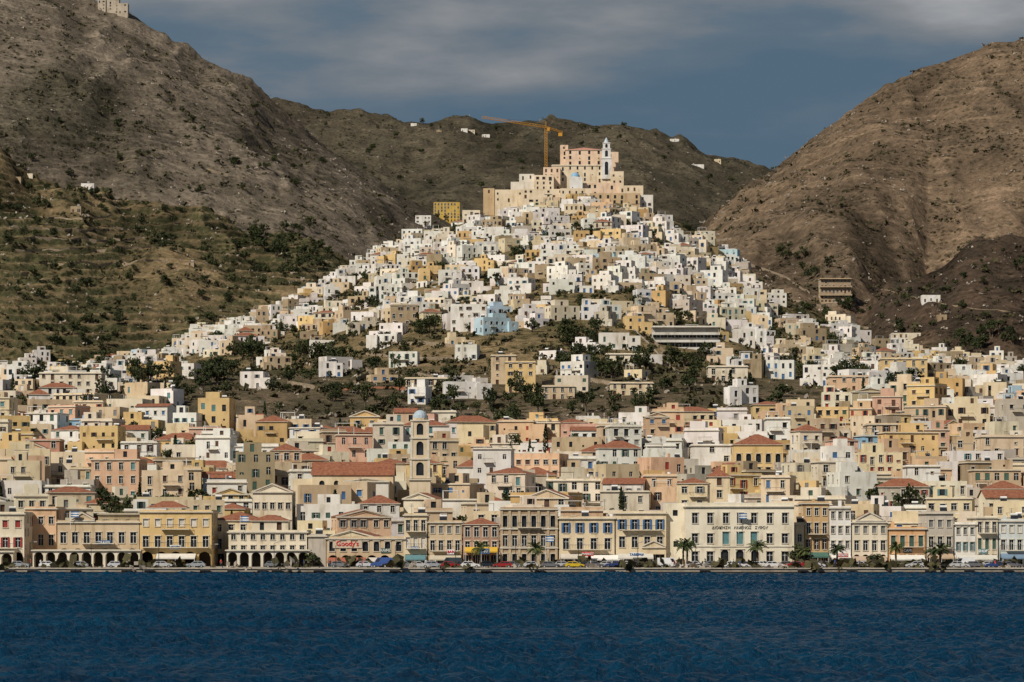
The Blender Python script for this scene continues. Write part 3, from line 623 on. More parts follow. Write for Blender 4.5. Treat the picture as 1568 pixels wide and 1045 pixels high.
def cathedral():
    mb=MB(); r=random.Random(9); pk=wall_mat((.74,.57,.43)); cr=wall_mat((.75,.64,.48)); oc=wall_mat((.56,.42,.26)); wh=wall_mat((.72,.73,.73)); pr=simple('pink_roof',(.42,.2,.14),.9,.15)
    def V(a,b,t,bo,Y,d,w,**k):
        volume(mb,wx(a,Y),wx(b,Y),Y,Y+d,wz(bo,Y),wz(t,Y),r,wall=w,plinth=k.pop('plinth',10),**k)
    V(866,924,230,262,1762,24,pk,dens=1,sp=4.5,roof='none',kinds=['win'],ww=1.3,wh=2.)
    Y=1762; hip(mb,wx(866,Y),wx(924,Y),Y,Y+24,wz(230,Y),2.8,mat=pr)
    V(858,870,223,262,1768,8,pk,dens=.3,par=.3)
    V(845,935,254,280,1752,10,cr,dens=.9,sp=3.8,kinds=['win'],par=.6,cornice=True,ww=1.,wh=1.8)
    V(832,858,258,292,1748,9,pk,dens=.8,par=.6); V(818,848,270,300,1742,8,cr,dens=.8,par=.6)
    V(922,947,234,275,1764,14,pk,dens=.4,par=.4); V(935,955,264,292,1750,9,cr,dens=.6,par=.5)
    V(872,892,272,300,1738,8,wh,dens=.3,par=.3); mb.dome(wx(881,1742),1742,wz(272,1742)+.2,2.7,2.6,simple('blue_dome',(.2,.36,.5),.6,.1)); mb.cyl(wx(881,1742),1742,wz(272,1742)-.5,wz(272,1742)+.3,2.75,2.75,wh,14)
    Y=1754; xc=wx(928.5,Y); tw=wh
    for (t,bo,h) in((244,275,2.9),(229,244,2.5),(220,229,2.)):
        W=2*h; z0_,z1_=wz(bo,Y),wz(t,Y); o=[(W*.33,W*.67,z0_+(z1_-z0_)*.2,z1_-(z1_-z0_)*.15,'garch',None)]
        for O,u in(((xc-h,Y-h),(1,0)),((xc-h,Y+h),(0,-1)),((xc+h,Y-h),(0,1)),((xc+h,Y+h),(-1,0))): mb.facade(O,u,W,z0_,z1_,o,tw)
        mb.box(xc-h-.25,xc+h+.25,Y-h-.25,Y+h+.25,z1_-.02,z1_+.3,WHITE)
    mb.cyl(xc,Y,wz(220,Y)+.2,wz(211,Y),1.7,.2,simple('spire_blue',(.4,.46,.5),.6,.1),8); mb.box(xc-.08,xc+.08,Y-.05,Y+.05,wz(212,Y),wz(207,Y),IRON); mb.box(xc-.45,xc+.45,Y-.06,Y+.06,wz(210,Y),wz(210,Y)+.2,IRON)
    V(903,980,298,330,1722,10,oc,dens=.8,sp=3.8,par=.7,kinds=['win']); V(858,906,290,318,1728,9,cr,dens=.8,par=.5)
    V(948,985,286,305,1738,9,cr,dens=.6,par=.6); V(890,950,282,300,1742,7,pk,dens=.7,par=.6)
    V(800,862,291,312,1730,8,cr,dens=.7,par=.5); V(758,800,292,310,1740,9,cr,dens=.5,par=.5); V(740,757,290,304,1742,8,oc,dens=.5,par=.5); V(782,825,280,300,1744,9,wall_mat((.74,.69,.6)),dens=.6,par=.5); V(795,818,268,285,1747,8,wall_mat((.72,.68,.6)),dens=.6,par=.5)
    V(980,1000,300,318,1726,9,wall_mat((.76,.74,.7)),dens=.5,par=.5)
    mb.make('hilltop_cathedral',(wx(900,1755),1755,wz(290,1755)),C['pink'])
    for q in ((800,985,1722,1790),(740,800,1738,1750)): rect_claim(wx(q[0],1740),wx(q[1],1740),q[2],q[3])
cathedral()
def crane():
    Y=1800; y_=simple('crane_yellow',(.55,.27,.04),.5,.1); mb=MB(); x=wx(836,Y); zt=wz(196,Y); zb=gz(x,Y)-1
    s=.7
    for a in(-s,s):
        for b_ in(-s,s): mb.tube((x+a,Y+b_,zb),(x+a,Y+b_,zt),.14,y_,4)
    z=zb
    while z<zt-1.6:
        mb.tube((x-s,Y-s,z),(x+s,Y-s,z+1.6),.08,y_,3); mb.tube((x+s,Y-s,z+1.6),(x-s,Y-s,z+1.6),.08,y_,3); mb.tube((x+s,Y-s,z),(x+s,Y+s,z+1.6),.08,y_,3); z+=1.6
    def jib(p,q,h):
        p=Vector(p);q=Vector(q); n=int((q-p).length/1.8)
        for o_ in((0,-.6,0),(0,.6,0),(0,0,h)): mb.tube(p+Vector(o_),q+Vector(o_),.14,y_,4)
        for i in range(n):
            a=p.lerp(q,i/n);b_=p.lerp(q,(i+1)/n);m_=(a+b_)/2+Vector((0,0,h)); mb.tube(a+Vector((0,-.6,0)),m_,.08,y_,3); mb.tube(b_+Vector((0,-.6,0)),m_,.08,y_,3)
    jib((x,Y,zt),(wx(738,Y),Y-14,wz(186,Y)),1.2); jib((x,Y,zt),(wx(862,Y),Y+4,wz(203,Y)),1.)
    mb.tube((x,Y,zt),(x,Y,zt+4),.15,y_,4); mb.tube((x,Y,zt+4),(wx(775,Y),Y-9,wz(189,Y)+1),.06,IRON,3); mb.tube((x,Y,zt+4),(wx(860,Y),Y+4,wz(202,Y)+1),.06,IRON,3)
    mb.box(wx(855,Y),wx(861,Y),Y+2,Y+4,wz(208,Y),wz(203,Y),y_); mb.box(x+.9,x+2.2,Y-1.8,Y-.3,zt-2,zt,y_)
    mb.make('tower_crane',(x,Y,zb))
crane()
# ------------------------------------------------------------------ town
def inpoly(x,y,P):
    c=False;j=len(P)-1
    for i in range(len(P)):
        if (P[i][1]>y)!=(P[j][1]>y) and x<(P[j][0]-P[i][0])*(y-P[i][1])/(P[j][1]-P[i][1])+P[i][0]: c=not c
        j=i
    return c
PA=[(270,545),(285,508),(380,478),(450,455),(520,415),(565,385),(640,345),(740,318),(830,290),(960,292),(1040,345),(1125,385),(1150,450),(1185,475),(1170,505),(1100,522),(990,512),(930,498),(850,500),(760,512),(690,505),(640,492),(600,495),(560,510),(450,508),(400,530),(330,550)]
ex=np.array([(-300,615),(0,632),(250,655),(450,672),(600,668),(900,668),(1000,660),(1200,645),(1300,622),(1450,606),(1568,598),(1900,590)],float)
def exl(px): return np.interp(px,ex[:,0],ex[:,1])
gapn=lambda x,Y: float(vn(np.array(x/26.),np.array(Y/30.),93))
gaph=lambda x,Y: float(.65*vn(np.array(x/30.),np.array(Y/24.),95)+.35*vn(np.array(x/11.),np.array(Y/11.),96))
def dens(px,py,Y,x):
    if Y>1765: return 0
    if py>exl(px) or Y<950: return .95 if gapn(x,Y)>.16 else .25
    if inpoly(px,py,PA): return .95 if gaph(x,Y)>.43+.05*(py>430) else .05
    if px<270: return .3 if py>550 else .0
    if px>1130: return (.4 if px>1250 and py>560 else .14) if py>500 else .03
    return .05 if py>530 else .02
pal_t=[('cream',7),('cream2',6),('beige',4),('yellow',3.2),('white',7),('pink',1.3),('grey',1.2),('peach',2.8),('ochre',1.4),('stone',.8),('lblue',.5),('rust',.35),('blue',.12)]
pal_h=[('white',19),('cream2',5),('cream',2.8),('beige',2.4),('grey',1.),('yellow',1),('stone',2.2),('ochre',.7),('lblue',.35)]
def pick(pal,r,lo=.84):
    k=r.choices([p[0] for p in pal],[p[1] for p in pal])[0]; c=C[k]; f=r.uniform(lo,1.05); return tuple(min(.82,v*f*r.uniform(.97,1.03)) for v in c)
r=random.Random(77); Y=694.; cnt=0
while Y<1762:
    hill=Y>1060; lo,hi=wx(-90,Y),wx(1660,Y); x=lo+r.uniform(0,8)
    while x<hi:
        w=r.choice([r.uniform(7,11),r.uniform(9,16)]) if not hill else r.uniform(6.5,13); d=r.uniform(9,12) if not hill else r.uniform(6.5,9)
        xc=x+w/2; yy=Y+r.uniform(-5,5); px=xc*F/yy+CX; z=gz(xc,yy); py=HY-(z-HC)*F/yy
        base_rot=.7*(vn(np.array(xc/60),np.array(yy/60),91)-.5)
        if r.random()<dens(px,py,yy,xc):
            if not free(xc,yy+d/2,w*.42): x+=w*.4; continue
            ns=r.choices([1,2,3,4],[2.8,5,2.6,.5] if not hill else [4,6,2.2,.0])[0]
            if Y<730: ns=min(ns,3)
            if ns>2 and 0<exl(px)+14-py: ns=2
            topc=py<345
            pal=pal_t if not hill else pal_h
            colr=pick([('cream',4),('beige',2.5),('ochre',1.5),('white',6),('peach',1.)] if topc and 760<px<1000 else pal,r,.84 if not hill else .86)
            house(xc,yy,z-.3,w,d,ns,float(base_rot)+r.gauss(0,.12 if not hill else .28),colr,r,'town' if not hill else 'hill'); cnt+=1
            claim(xc,yy+d/2,w*.35)
            x+=w+(r.choice([-.3,.2,.8,5]) if not hill else r.choice([-.5,.3,1.5,4]))
        else: x+=w*.9
    Y+=15.5 if not hill else 11.2
print('houses',cnt)
# ------------------------------------------------------------------ planting
r2=random.Random(5)
def belt(n,f,kinds,smin,smax):
    k=0;t=0
    while k<n and t<n*40:
        t+=1; px=r2.uniform(-40,1610); Y=r2.uniform(*f[1]); 
        x=wx(px,Y); z=gz(x,Y); py=HY-(z-HC)*F/Y
        if not f[0](px,py,Y): continue
        if not free(x,Y,1.0): continue
        tree(r2.choice(kinds),x,Y,z-.2,smin+(smax-smin)*r2.random()**1.4); k+=1
cl=lambda px,Y: vn(np.array(px/38.),np.array(Y/45.),71)
belt(270,(lambda px,py,Y: py<exl(px)+10 and py>505 and not inpoly(px,py,PA) and cl(px,Y)>.57+r2.uniform(-.15,.05),(1000,1500)),['pine','pine','round','round'],.4,1.15)
belt(230,(lambda px,py,Y: inpoly(px,py,PA) and gaph(wx(px,Y),Y)<.48,(1200,1740)),['round','pine','round'],.4,.85)
belt(230,(lambda px,py,Y: gapn(wx(px,Y),Y)<.45,(720,1100)),['round','pine','round','cypress'],.6,1.2)
belt(300,(lambda px,py,Y: px<600 and py>285 and py<540 and cl(px*1.4,Y*.6)>.4,(1450,2150)),['round'],.7,1.3)
belt(60,(lambda px,py,Y: px<500 and 160<py<300,(2000,2700)),['round'],.7,1.3)
belt(120,(lambda px,py,Y: px>1130 and py>380 and py<530,(1400,1950)),['round','pine'],.5,1.1)
belt(50,(lambda px,py,Y: 480<px<1150 and py<300,(2900,3690)),['round'],.8,1.5)
for (px,py,n,s) in [(388,548,9,1.3),(60,590,7,1.1),(148,568,6,1.1),(215,585,7,1.1),(320,585,9,1.1),(470,560,7,1.1),(520,565,7,1.1),(655,512,7,1.),(455,352,4,1.3),(400,372,9,1.3),(430,385,9,1.3),(470,405,8,1.2),(990,570,5,1.2),(880,525,8,1.),(930,580,7,1.),(1300,590,8,1.1),(1210,395,6,1.),(1490,530,10,1.2),(1530,520,8,1.2),(850,375,7,.9),(935,335,7,.8),(910,560,6,1.),(1070,590,4,1.),(700,600,5,.9),(570,345,2,1.),(1240,420,4,1.),(1315,475,4,1.),(1290,475,4,.8),(1000,365,5,.8),(800,395,4,.8),(652,345,4,.8),(715,330,4,.9)]:
    for i in range(n): treeg(r2.choice(['pine','pine','round']),px+r2.gauss(0,13),py+r2.gauss(0,6),s*r2.uniform(.8,1.15))
for (px,Yy,s,k) in [(513,745,1.25,'cypress'),(508,747,1.,'cypress'),(30,760,1.2,'pine'),(22,762,1.,'pine'),(170,770,1.1,'pine'),(185,765,1.1,'pine'),(200,768,.9,'pine'),(460,735,.9,'round'),(590,745,.9,'round'),(1350,800,1.1,'pine')]:
    x=wx(px,Yy); tree(k,x,Yy,gz(x,Yy),s,True)
for px in (1046,1160,1232,1282,1372,1430,1052,1440,735,820,-30): tree('palm',wx(px,661+px%3),661+px%3,1.1,random.uniform(.8,1.05),True)
tree('pine',wx(1225,664),664,1.1,.75,True); tree('round',wx(1338,665),665,1.1,.6,True); tree('round',wx(478,667),667,1.1,.6,True)
def wall_line(name,pts,h,th,mat,up=0):
    mb=MB(); W=[]
    for k in range(len(pts)-1):
        for i in range(8):
            t=i/8; W.append(ground(pts[k][0]*(1-t)+pts[k+1][0]*t,pts[k][1]*(1-t)+pts[k+1][1]*t,1000))
    W.append(ground(*pts[-1],1000))
    for a,b_ in zip(W[:-1],W[1:]):
        if abs(a[1]-b_[1])>60: continue
        for dy in (0,th):
            mb.poly([(a[0],a[1]+dy,a[2]-3),(b_[0],b_[1]+dy,b_[2]-3),(b_[0],b_[1]+dy,b_[2]+h),(a[0],a[1]+dy,a[2]+h)],mat)
        mb.poly([(a[0],a[1],a[2]+h),(b_[0],b_[1],b_[2]+h),(b_[0],b_[1]+th,b_[2]+h),(a[0],a[1]+th,a[2]+h)],mat)
    mb.make(name,W[0])
for pts,h in [([(540,560),(570,575),(545,585)],1.6),([(440,590),(500,600),(545,590)],1.6),([(570,530),(650,528),(720,535)],1.3),([(830,590),(900,585),(960,595)],1.5),([(1010,545),(1080,548),(1130,560)],1.5),([(1190,500),(1260,495),(1330,505)],1.5),([(590,470),(640,480)],2),([(1185,455),(1250,472),(1310,470)],1.5),([(1000,480),(960,492),(990,515),(1040,565)],1.4),([(620,570),(700,590),(740,592)],1.2),([(20,350),(110,356),(200,352)],1.),([(10,385),(120,388),(230,380)],1.),([(30,330),(100,338),(170,335)],1.),([(40,368),(150,372),(240,366)],1.),([(60,405),(160,410),(260,400)],1.),([(1020,350),(1060,368),(1120,372)],1.5),([(1130,400),(1200,425),(1240,452)],1.4),([(560,545),(640,552),(730,550)],1.2)]:
    wall_line('retaining_wall',pts,h,.6,STONE)
for pts in [[(180,250),(250,242),(380,276)],[(230,200),(228,178),(260,165)],[(1330,440),(1380,452),(1460,470),(1568,482)],[(0,420),(90,432),(170,428)],[(300,420),(350,440),(430,452)]]:
    wall_line('dirt_track',pts,.3,4,DIRT)
wall_line('stairway_ramp',[(955,493),(985,520),(1012,548),(1040,575)],.7,2.4,CONC)
# ------------------------------------------------------------------ quay, road
mb=MB(); L0,L1=-420,420
mb.box(L0,L1,649.6,656.,-3,1.2,simple('quay_stone',(.33,.28,.22),.9,.3,.6,bmp=.3)); mb.box(L0,L1,649.35,649.59,.98,1.22,simple('quay_coping',(.42,.37,.3),.9,.2))
mb.box(L0,L1,649.5,649.59,-.6,.4,simple('wet_weed',(.025,.024,.02),.6,.3,.8)); mb.make('quay',(0,652,0))
mb=MB(); mb.box(L0,L1,656.05,665.2,.6,1.06,simple('asphalt',(.05,.05,.052),.9,.2))
for i in range(-140,140): mb.box(i*3.,i*3+1.5,660.5,660.65,1.0,1.066,WHITE)
mb.make('road',(0,660,1)); mb=MB(); mb.box(L0,L1,665.25,673.,.6,1.19,simple('pavement',(.33,.3,.26),.9,.15)); mb.make('pavement',(0,668,1))
RUB=simple('black_rubber',(.015,.015,.016),.8,.2)
for px in (12,46,112,190,225,310,352,398,420,484,560,600,655,740,822,930,1075,1225,1300,1420,1480,1540):
    mb=MB(); x=wx(px,649.4)
    for dx in (0,1.1): 
        mb.tube((x-.5+dx,649.1,.55),(x+.5+dx,649.1,.55),.42,RUB,10)
        for e in(-.5,.5): mb.poly([(x+e+dx,649.1+.42*math.cos(t*.628),.55+.42*math.sin(t*.628)) for t in range(10)],RUB)
    mb.make('rubber_fender',(x,649.1,.5))
# ------------------------------------------------------------------ vehicles
PAINT=obj_paint('car_paint',.25,.6); TYRE=RUB; HUB=simple('hubcap',(.4,.4,.4),.4,.1); LAMP=simple('lamp_lens',(.6,.5,.4),.3,.1)
def vehicle(kind):
    mb=MB()
    if kind=='car': L=2.1;wd=.86;body=[(-2.1,.35),(-2.12,.72),(-1.95,.92),(-1.55,.97),(1.0,.95),(1.85,.82),(2.1,.66),(2.12,.35)];cab=[(-1.85,.95),(-1.35,1.42),(.25,1.44),(1.02,.94)]
    else: L=2.5;wd=.98;body=[(-2.5,.4),(-2.52,1.1),(-2.5,1.15),(1.5,1.15),(2.3,1.0),(2.5,.7),(2.52,.4)];cab=[(-2.5,1.14),(-2.45,2.2),(.95,2.22),(1.7,1.13)]
    n=len(body)
    def pt(p,s,ins=0): return (p[0],s*(wd-ins),p[1])
    for s in(-1,1):
        f=[pt(p,s,.0) for p in body]; mb.poly(f if s<0 else f[::-1],PAINT)
    for i in range(n):
        a,b_=body[i],body[(i+1)%n]; mb.poly([pt(a,-1),pt(a,1),pt(b_,1),pt(b_,-1)],PAINT if i<n-1 else IRON)
    ins=.14
    for s in(-1,1):
        q=[pt(cab[0],s,.03),pt(cab[1],s,ins),pt(cab[2],s,ins),pt(cab[3],s,.03)]; mb.poly(q if s>0 else q[::-1],PAINT)
        def g(u0,u1):
            def P(u,v):
                lo=(cab[0][0]+(cab[3][0]-cab[0][0])*u, wd-.03, cab[0][1]); hi_=(cab[1][0]+(cab[2][0]-cab[1][0])*u,wd-ins,cab[1][1])
                return (lo[0]*(1-v)+hi_[0]*v, s*((lo[1]*(1-v)+hi_[1]*v)+.012), lo[2]*(1-v)+hi_[2]*v)
            mb.poly([P(u0,.12),P(u1,.12),P(u1,.85),P(u0,.85)],GLASS)
        if kind=='car': g(.06,.46); g(.5,.93)
        else: g(.76,.95)
    mb.poly([pt(cab[1],-1,ins),pt(cab[1],1,ins),pt(cab[2],1,ins),pt(cab[2],-1,ins)][::-1],PAINT)
    mb.poly([pt(cab[2],-1,ins),pt(cab[2],1,ins),pt(cab[3],1,.05),pt(cab[3],-1,.05)][::-1],GLASS)
    mb.poly([pt(cab[0],-1,.05),pt(cab[0],1,.05),pt(cab[1],1,ins),pt(cab[1],-1,ins)][::-1],GLASS if kind=='car' else PAINT)
    for X in(-L*.62,L*.64):
        for s in(-1,1):
            c=[(X+.33*math.cos(t*math.pi/7),.33+.33*math.sin(t*math.pi/7)) for t in range(14)]
            o=s*(wd+.02); i_=s*(wd-.2); mb.poly([(a,o,b_) for a,b_ in c],TYRE); 
            for t in range(14): a=c[t];b_=c[(t+1)%14]; mb.poly([(a[0],o,a[1]),(b_[0],o,b_[1]),(b_[0],i_,b_[1]),(a[0],i_,a[1])],TYRE)
            mb.poly([(X+.18*math.cos(t*math.pi/5),o+s*.01,.33+.18*math.sin(t*math.pi/5)) for t in range(10)],HUB)
    for s in(-1,1): mb.box(L-.02,L+.04,s*wd*.75-.15,s*wd*.75+.15,.58,.72,LAMP); mb.box(-L-.04,-L+.03,s*wd*.8-.1,s*wd*.8+.1,.62,.8,SH['red'])
    o=mb.make(kind); me=o.data; bpy.data.objects.remove(o); return me
VM={k:vehicle(k) for k in('car','van')}
cc=[(.7,.7,.7),(.6,.6,.62),(.05,.05,.06),(.3,.02,.02),(.03,.06,.2),(.2,.21,.22),(.75,.74,.72),(.5,.5,.5),(.02,.02,.02),(.35,.37,.4),(.15,.15,.16)]
def veh(kind,px,Y,c=None,rot=None):
    o=bpy.data.objects.new('parked_'+kind,VM[kind]); o.location=(wx(px,Y),Y,1.2 if Y<656 else 1.07); o.rotation_euler=(0,0,rot if rot is not None else random.choice([0,math.pi])+random.uniform(-.06,.06)); o.color=(*(c or random.choice(cc)),1); COL.objects.link(o)
for px in [600,640,668,700,722,770,806,845,880,912,940,975,1068,1100,1125,1150,1182,1213,1245,1310,1345,1400,1465,1492,1520,1550]:
    veh('car',px+random.uniform(-5,5),658.5+random.choice([0,0,3.5]))
for px in [590,655,745,785,862,896,928,958,1002,1085,1137,1168,1198,1260,1290,1325,1385,1450,1478,1508,1535]: veh('car',px+random.uniform(-4,4),663.6)
for px in [30,75,120,180,250,300,420,520,560,620]: veh('car',px,663)
veh('van',1024,658.5,(.78,.78,.77)); veh('van',690,663.6,(.04,.05,.06)); veh('van',585,663,(.05,.1,.3)); veh('van',1475,663.5,(.7,.7,.7)); veh('car',880,657.6,(.6,.42,.02))
for px in (690,1215,1240,770): veh('car',px,658,(.3,.02,.02))
def awn(a,b,py,col,Y=671.9,dep=2.2,drop=.9):
    x0,x1=wx(a,Y),wx(b,Y); z=wz(py,Y); m_=simple('awning_cloth_%d%d'%(a,b),col,.9,.08); mb=MB()
    mb.poly([(x0,Y,z),(x0,Y-dep,z-drop),(x1,Y-dep,z-drop),(x1,Y,z)][::-1],m_); mb.poly([(x0,Y-dep,z-drop),(x1,Y-dep,z-drop),(x1,Y-dep,z-drop-.3),(x0,Y-dep,z-drop-.3)],m_)
    mb.poly([(x0,Y,z),(x0,Y-dep,z-drop),(x0,Y,z-drop)],m_); mb.poly([(x1,Y,z),(x1,Y-dep,z-drop),(x1,Y,z-drop)],m_)
    k=max(2,int((x1-x0)/3.5))
    for i in range(k+1):
        X=x0+.1+(x1-x0-.2)*i/k; mb.tube((X,Y-dep+.08,1.15),(X,Y-dep+.08,z-drop),.05,WHITE,5)
    mb.make('awning',((x0+x1)/2,Y,z))
W_=(.62,.6,.54)
for a,b,py,c in [(240,300,848,(.6,.57,.5)),(502,560,854,(.3,.1,.06)),(562,616,854,(.5,.46,.4)),(620,652,850,(.1,.2,.22)),(658,706,850,(.45,.4,.3)),(712,762,838,(.55,.34,.04)),(858,900,848,(.5,.45,.38)),(946,1000,848,(.5,.48,.42)),(1234,1268,846,(.06,.13,.1)),(1272,1302,848,W_),(1306,1357,852,(.4,.3,.22)),(1363,1415,850,W_),(1421,1459,848,(.4,.3,.2)),(1464,1526,850,(.5,.48,.42)),(1532,1578,848,(.15,.22,.3)),(905,955,850,(.7,.68,.63))]: awn(a,b,py,c)
def text_sign(body,px,py,Y,size,mat,board=None):
    t=bpy.data.curves.new('lettering','FONT'); t.body=body; t.size=size; t.extrude=.04; t.align_x='CENTER'; t.offset=.015; t.materials.append(mat)
    x,z=wx(px,Y),wz(py,Y); mb=MB(); w=size*len(body)*.62
    mb.box(x-w/2,x+w/2,Y-.08,Y,z-size*.35,z+size*.95,board or TRIM); o=mb.make('shop_sign',(x,Y,z))
    to=bpy.data.objects.new('lettering',t); COL.objects.link(to); to.parent=o; to.location=(0,-.14,0); to.rotation_euler=(math.pi/2,0,0)
SW=simple('sign_white',(.8,.8,.8),.5,.05); SR=simple('sign_red',(.55,.02,.02),.5,.05)
text_sign("Goody's",532,836,671.9,1.5,SR,simple('sign_board',(.55,.45,.33),.7,.05))
text_sign('cafe',742,846,669.,.9,SW,SH['blue']); text_sign('ΚΑΦΕ',590,845,671.9,.8,WHITE,SH['green'])
text_sign('TRAVEL',160,833,671.9,.8,WHITE,SH['blue']); text_sign('HOTEL',268,840,671.9,.8,SH['blue'],WHITE); text_sign('MARKET',900,850,669.,.7,WHITE,SR)
text_sign('BAR',690,847,669.,.8,SR,SW); text_sign('ΤΑΒΕΡΝΑ',975,851,669.,.7,SH['blue'],SW); text_sign('TICKETS',1290,852,669.,.6,SW,SR); text_sign('CAFE',1390,845,671.9,.8,SW,IRON); text_sign('SHOP',1505,846,671.9,.8,SW,SH['teal']); text_sign('TOURS',635,841,671.9,.6,SW,SH['blue'])
def lamp_post(px,Y=657.,h=6.5):
    mb=MB(); x=wx(px,Y); mb.cyl(x,Y,1.1,1.7,.16,.12,IRON,8); mb.cyl(x,Y,1.7,h,.08,.05,IRON,6); mb.tube((x,Y,h-.05),(x+1.1,Y,h+.25),.04,IRON,5); mb.box(x+.9,x+1.6,Y-.12,Y+.12,h+.18,h+.32,HUB); mb.make('street_lamp',(x,Y,1.1))
for px in range(-40,1620,92): lamp_post(px+random.uniform(-8,8),h=random.choice([6,6.5]))
def flag(px,Y,zb,h):
    mb=MB(); x=wx(px,Y); mb.cyl(x,Y,zb,zb+h,.06,.04,WHITE,6); bl=SH['blue']
    for k in range(5):
        for s in range(4):
            y0=.12*math.sin(s*1.3);y1=.12*math.sin((s+1)*1.3); z=zb+h-.1-k*.26
            mb.poly([(x+.05+s*.45,Y+y0,z-.26),(x+.05+(s+1)*.45,Y+y1,z-.26),(x+.05+(s+1)*.45,Y+y1,z),(x+.05+s*.45,Y+y0,z)],bl if k%2==0 else WHITE)
    mb.make('flagpole',(x,Y,zb))
flag(1131,667,8.6,4.5); flag(108,671,9.5,4); flag(368,671,8,4.5); flag(835,660,1.1,7)
for i,px in enumerate(range(8,1568,37)):
    mb=MB(); x=wx(px,650.3); mb.cyl(x,650.3,1.2,1.5,.13,.11,IRON,8); mb.cyl(x,650.3,1.5,1.62,.2,.17,IRON,8); mb.make('mooring_bollard',(x,650.3,1.2))
SHIRT=obj_paint('shirt_cloth',.9,.1)
def person_mesh(walk):
    J={'pel':(0,0,.95),'chest':(0,0,1.3),'neck':(0,0,1.48),'head':(0,-.01,1.62),'top':(0,0,1.72),
     'sl':(.18,0,1.42),'el':(.24,.06*walk,1.14),'wl':(.25,-.12*walk,.88),'hl':(.25,-.16*walk,.79),'sr':(-.18,0,1.42),'er':(-.24,-.02,1.14),'wr':(-.25,.14*walk-.03,.88),'hr':(-.25,.17*walk-.03,.79),
     'hpl':(.1,0,.9),'kl':(.11,-.16*walk,.5),'al':(.11,.08*walk,.08),'tl':(.12,-.1+.08*walk,.04),'hpr':(-.1,0,.9),'kr':(-.11,.04*walk,.49),'ar':(-.11,.3*walk,.1),'tr':(-.12,-.12+.28*walk,.04)}
    R=dict(pel=.15,chest=.17,neck=.06,head=.1,top=.07,sl=.08,el=.05,wl=.035,hl=.04,sr=.08,er=.05,wr=.035,hr=.04,hpl=.1,kl=.065,al=.045,tl=.035,hpr=.1,kr=.065,ar=.045,tr=.035)
    Ed=[('pel','chest'),('chest','neck'),('neck','head'),('head','top'),('chest','sl'),('sl','el'),('el','wl'),('wl','hl'),('chest','sr'),('sr','er'),('er','wr'),('wr','hr'),('pel','hpl'),('hpl','kl'),('kl','al'),('al','tl'),('pel','hpr'),('hpr','kr'),('kr','ar'),('ar','tr')]
    ks=list(J); me=bpy.data.meshes.new('p'); me.from_pydata([J[k] for k in ks],[(ks.index(a),ks.index(b_)) for a,b_ in Ed],[]); o=bpy.data.objects.new('p',me); COL.objects.link(o)
    o.modifiers.new('s','SKIN'); s=o.modifiers.new('ss','SUBSURF'); s.levels=1
    for i,k in enumerate(ks): me.skin_vertices[0].data[i].radius=(R[k],R[k]*.85); me.skin_vertices[0].data[i].use_root=(k=='pel')
    dg=bpy.context.evaluated_depsgraph_get(); m2=bpy.data.meshes.new_from_object(o.evaluated_get(dg)); bpy.data.objects.remove(o)
    m2.materials.clear()
    for mt in(SHIRT,simple('trousers',(.04,.045,.07),.9,.2),simple('skin',(.45,.27,.18),.6,.05),simple('hair',(.03,.02,.015),.8,.1),RUB): m2.materials.append(mt)
    for p in m2.polygons:
        z=p.center.z; x_=abs(p.center.x); y_=p.center.y
        p.material_index=4 if z<.09 else 2 if (z<1.15 and x_>.2 and z>.7) else 1 if z<.96 else 0 if z<1.49 else (3 if (z>1.66 or y_>.03) else 2)
    return m2
PM=[person_mesh(0),person_mesh(1)]
for i in range(34):
    px=random.uniform(10,1560); Yp=random.choice([652,654,667,669.8,670]); o=bpy.data.objects.new('pedestrian',PM[i%2]); o.location=(wx(px,Yp),Yp,1.2 if Yp<656 else 1.19); o.rotation_euler=(0,0,random.uniform(0,6.28)); s=random.uniform(.94,1.05); o.scale=(s,s,s)
    o.color=(*random.choice([(.6,.6,.6),(.05,.1,.25),(.4,.05,.05),(.1,.1,.1),(.5,.42,.25)]),1); COL.objects.link(o)
# ------------------------------------------------------------------ sea
sx=np.concatenate([[-4000,-2000,-1000,-500,-250],np.arange(-130,-45,.6),np.arange(-45,45,.3),np.arange(45,130.1,.6),[250,500,1000,2000,4000]]); sy=np.concatenate([[-3000,-1000,-300,0,100,150],np.arange(180,380,.28),np.arange(380,649.8,.5),[649.9]])
SX,SY=np.meshgrid(sx,sy); SZ=np.zeros_like(SX); rs=np.random.default_rng(4)
env=.85+1.6*fbm(SX/26,SY/26,61,3)+1.*fbm(SX/90,SY/90,67,2)
env=np.clip(env,.3,1.9)
wpx=SX+1.6*fbm(SX/7,SY/7,62,2); wpy=SY+1.6*fbm(SX/7,SY/7,66,2)
for i in range(52):
    lam=np.exp(rs.uniform(np.log(.9),np.log(5))); th=-1.0+rs.normal(0,.6); kx,ky=math.cos(th)*2*math.pi/lam,math.sin(th)*2*math.pi/lam; ph=rs.uniform(0,6.28); A=.0125*lam**.72
    w_=np.sin(kx*wpx+ky*wpy+ph); SZ+=A*(w_-.7*np.abs(w_)+.4)
SZ*=env*1.75
edge=(SX<-131)|(SX>131)|(SY<170); SZ[edge]=0
sea=grid_mesh('sea_water',SX,SY,SZ)
m,nt,b=new_mat('sea'); 
cn=ramp(nt,noise(nt,1,5,pos(nt,(.03,.06,.05))),[(.3,(.001,.02,.05)),(.7,(.002,.038,.08))])
nt.links.new(cn,b.inputs['Base Color'])
b.inputs['Roughness'].default_value=.2; b.inputs['IOR'].default_value=1.33; b.inputs['Specular IOR Level'].default_value=.17
n_=noise(nt,1,5,pos(nt,(2.2,1.6,1)),.7); bump(nt,b,n_,1.,.45); sea.data.materials.append(m)
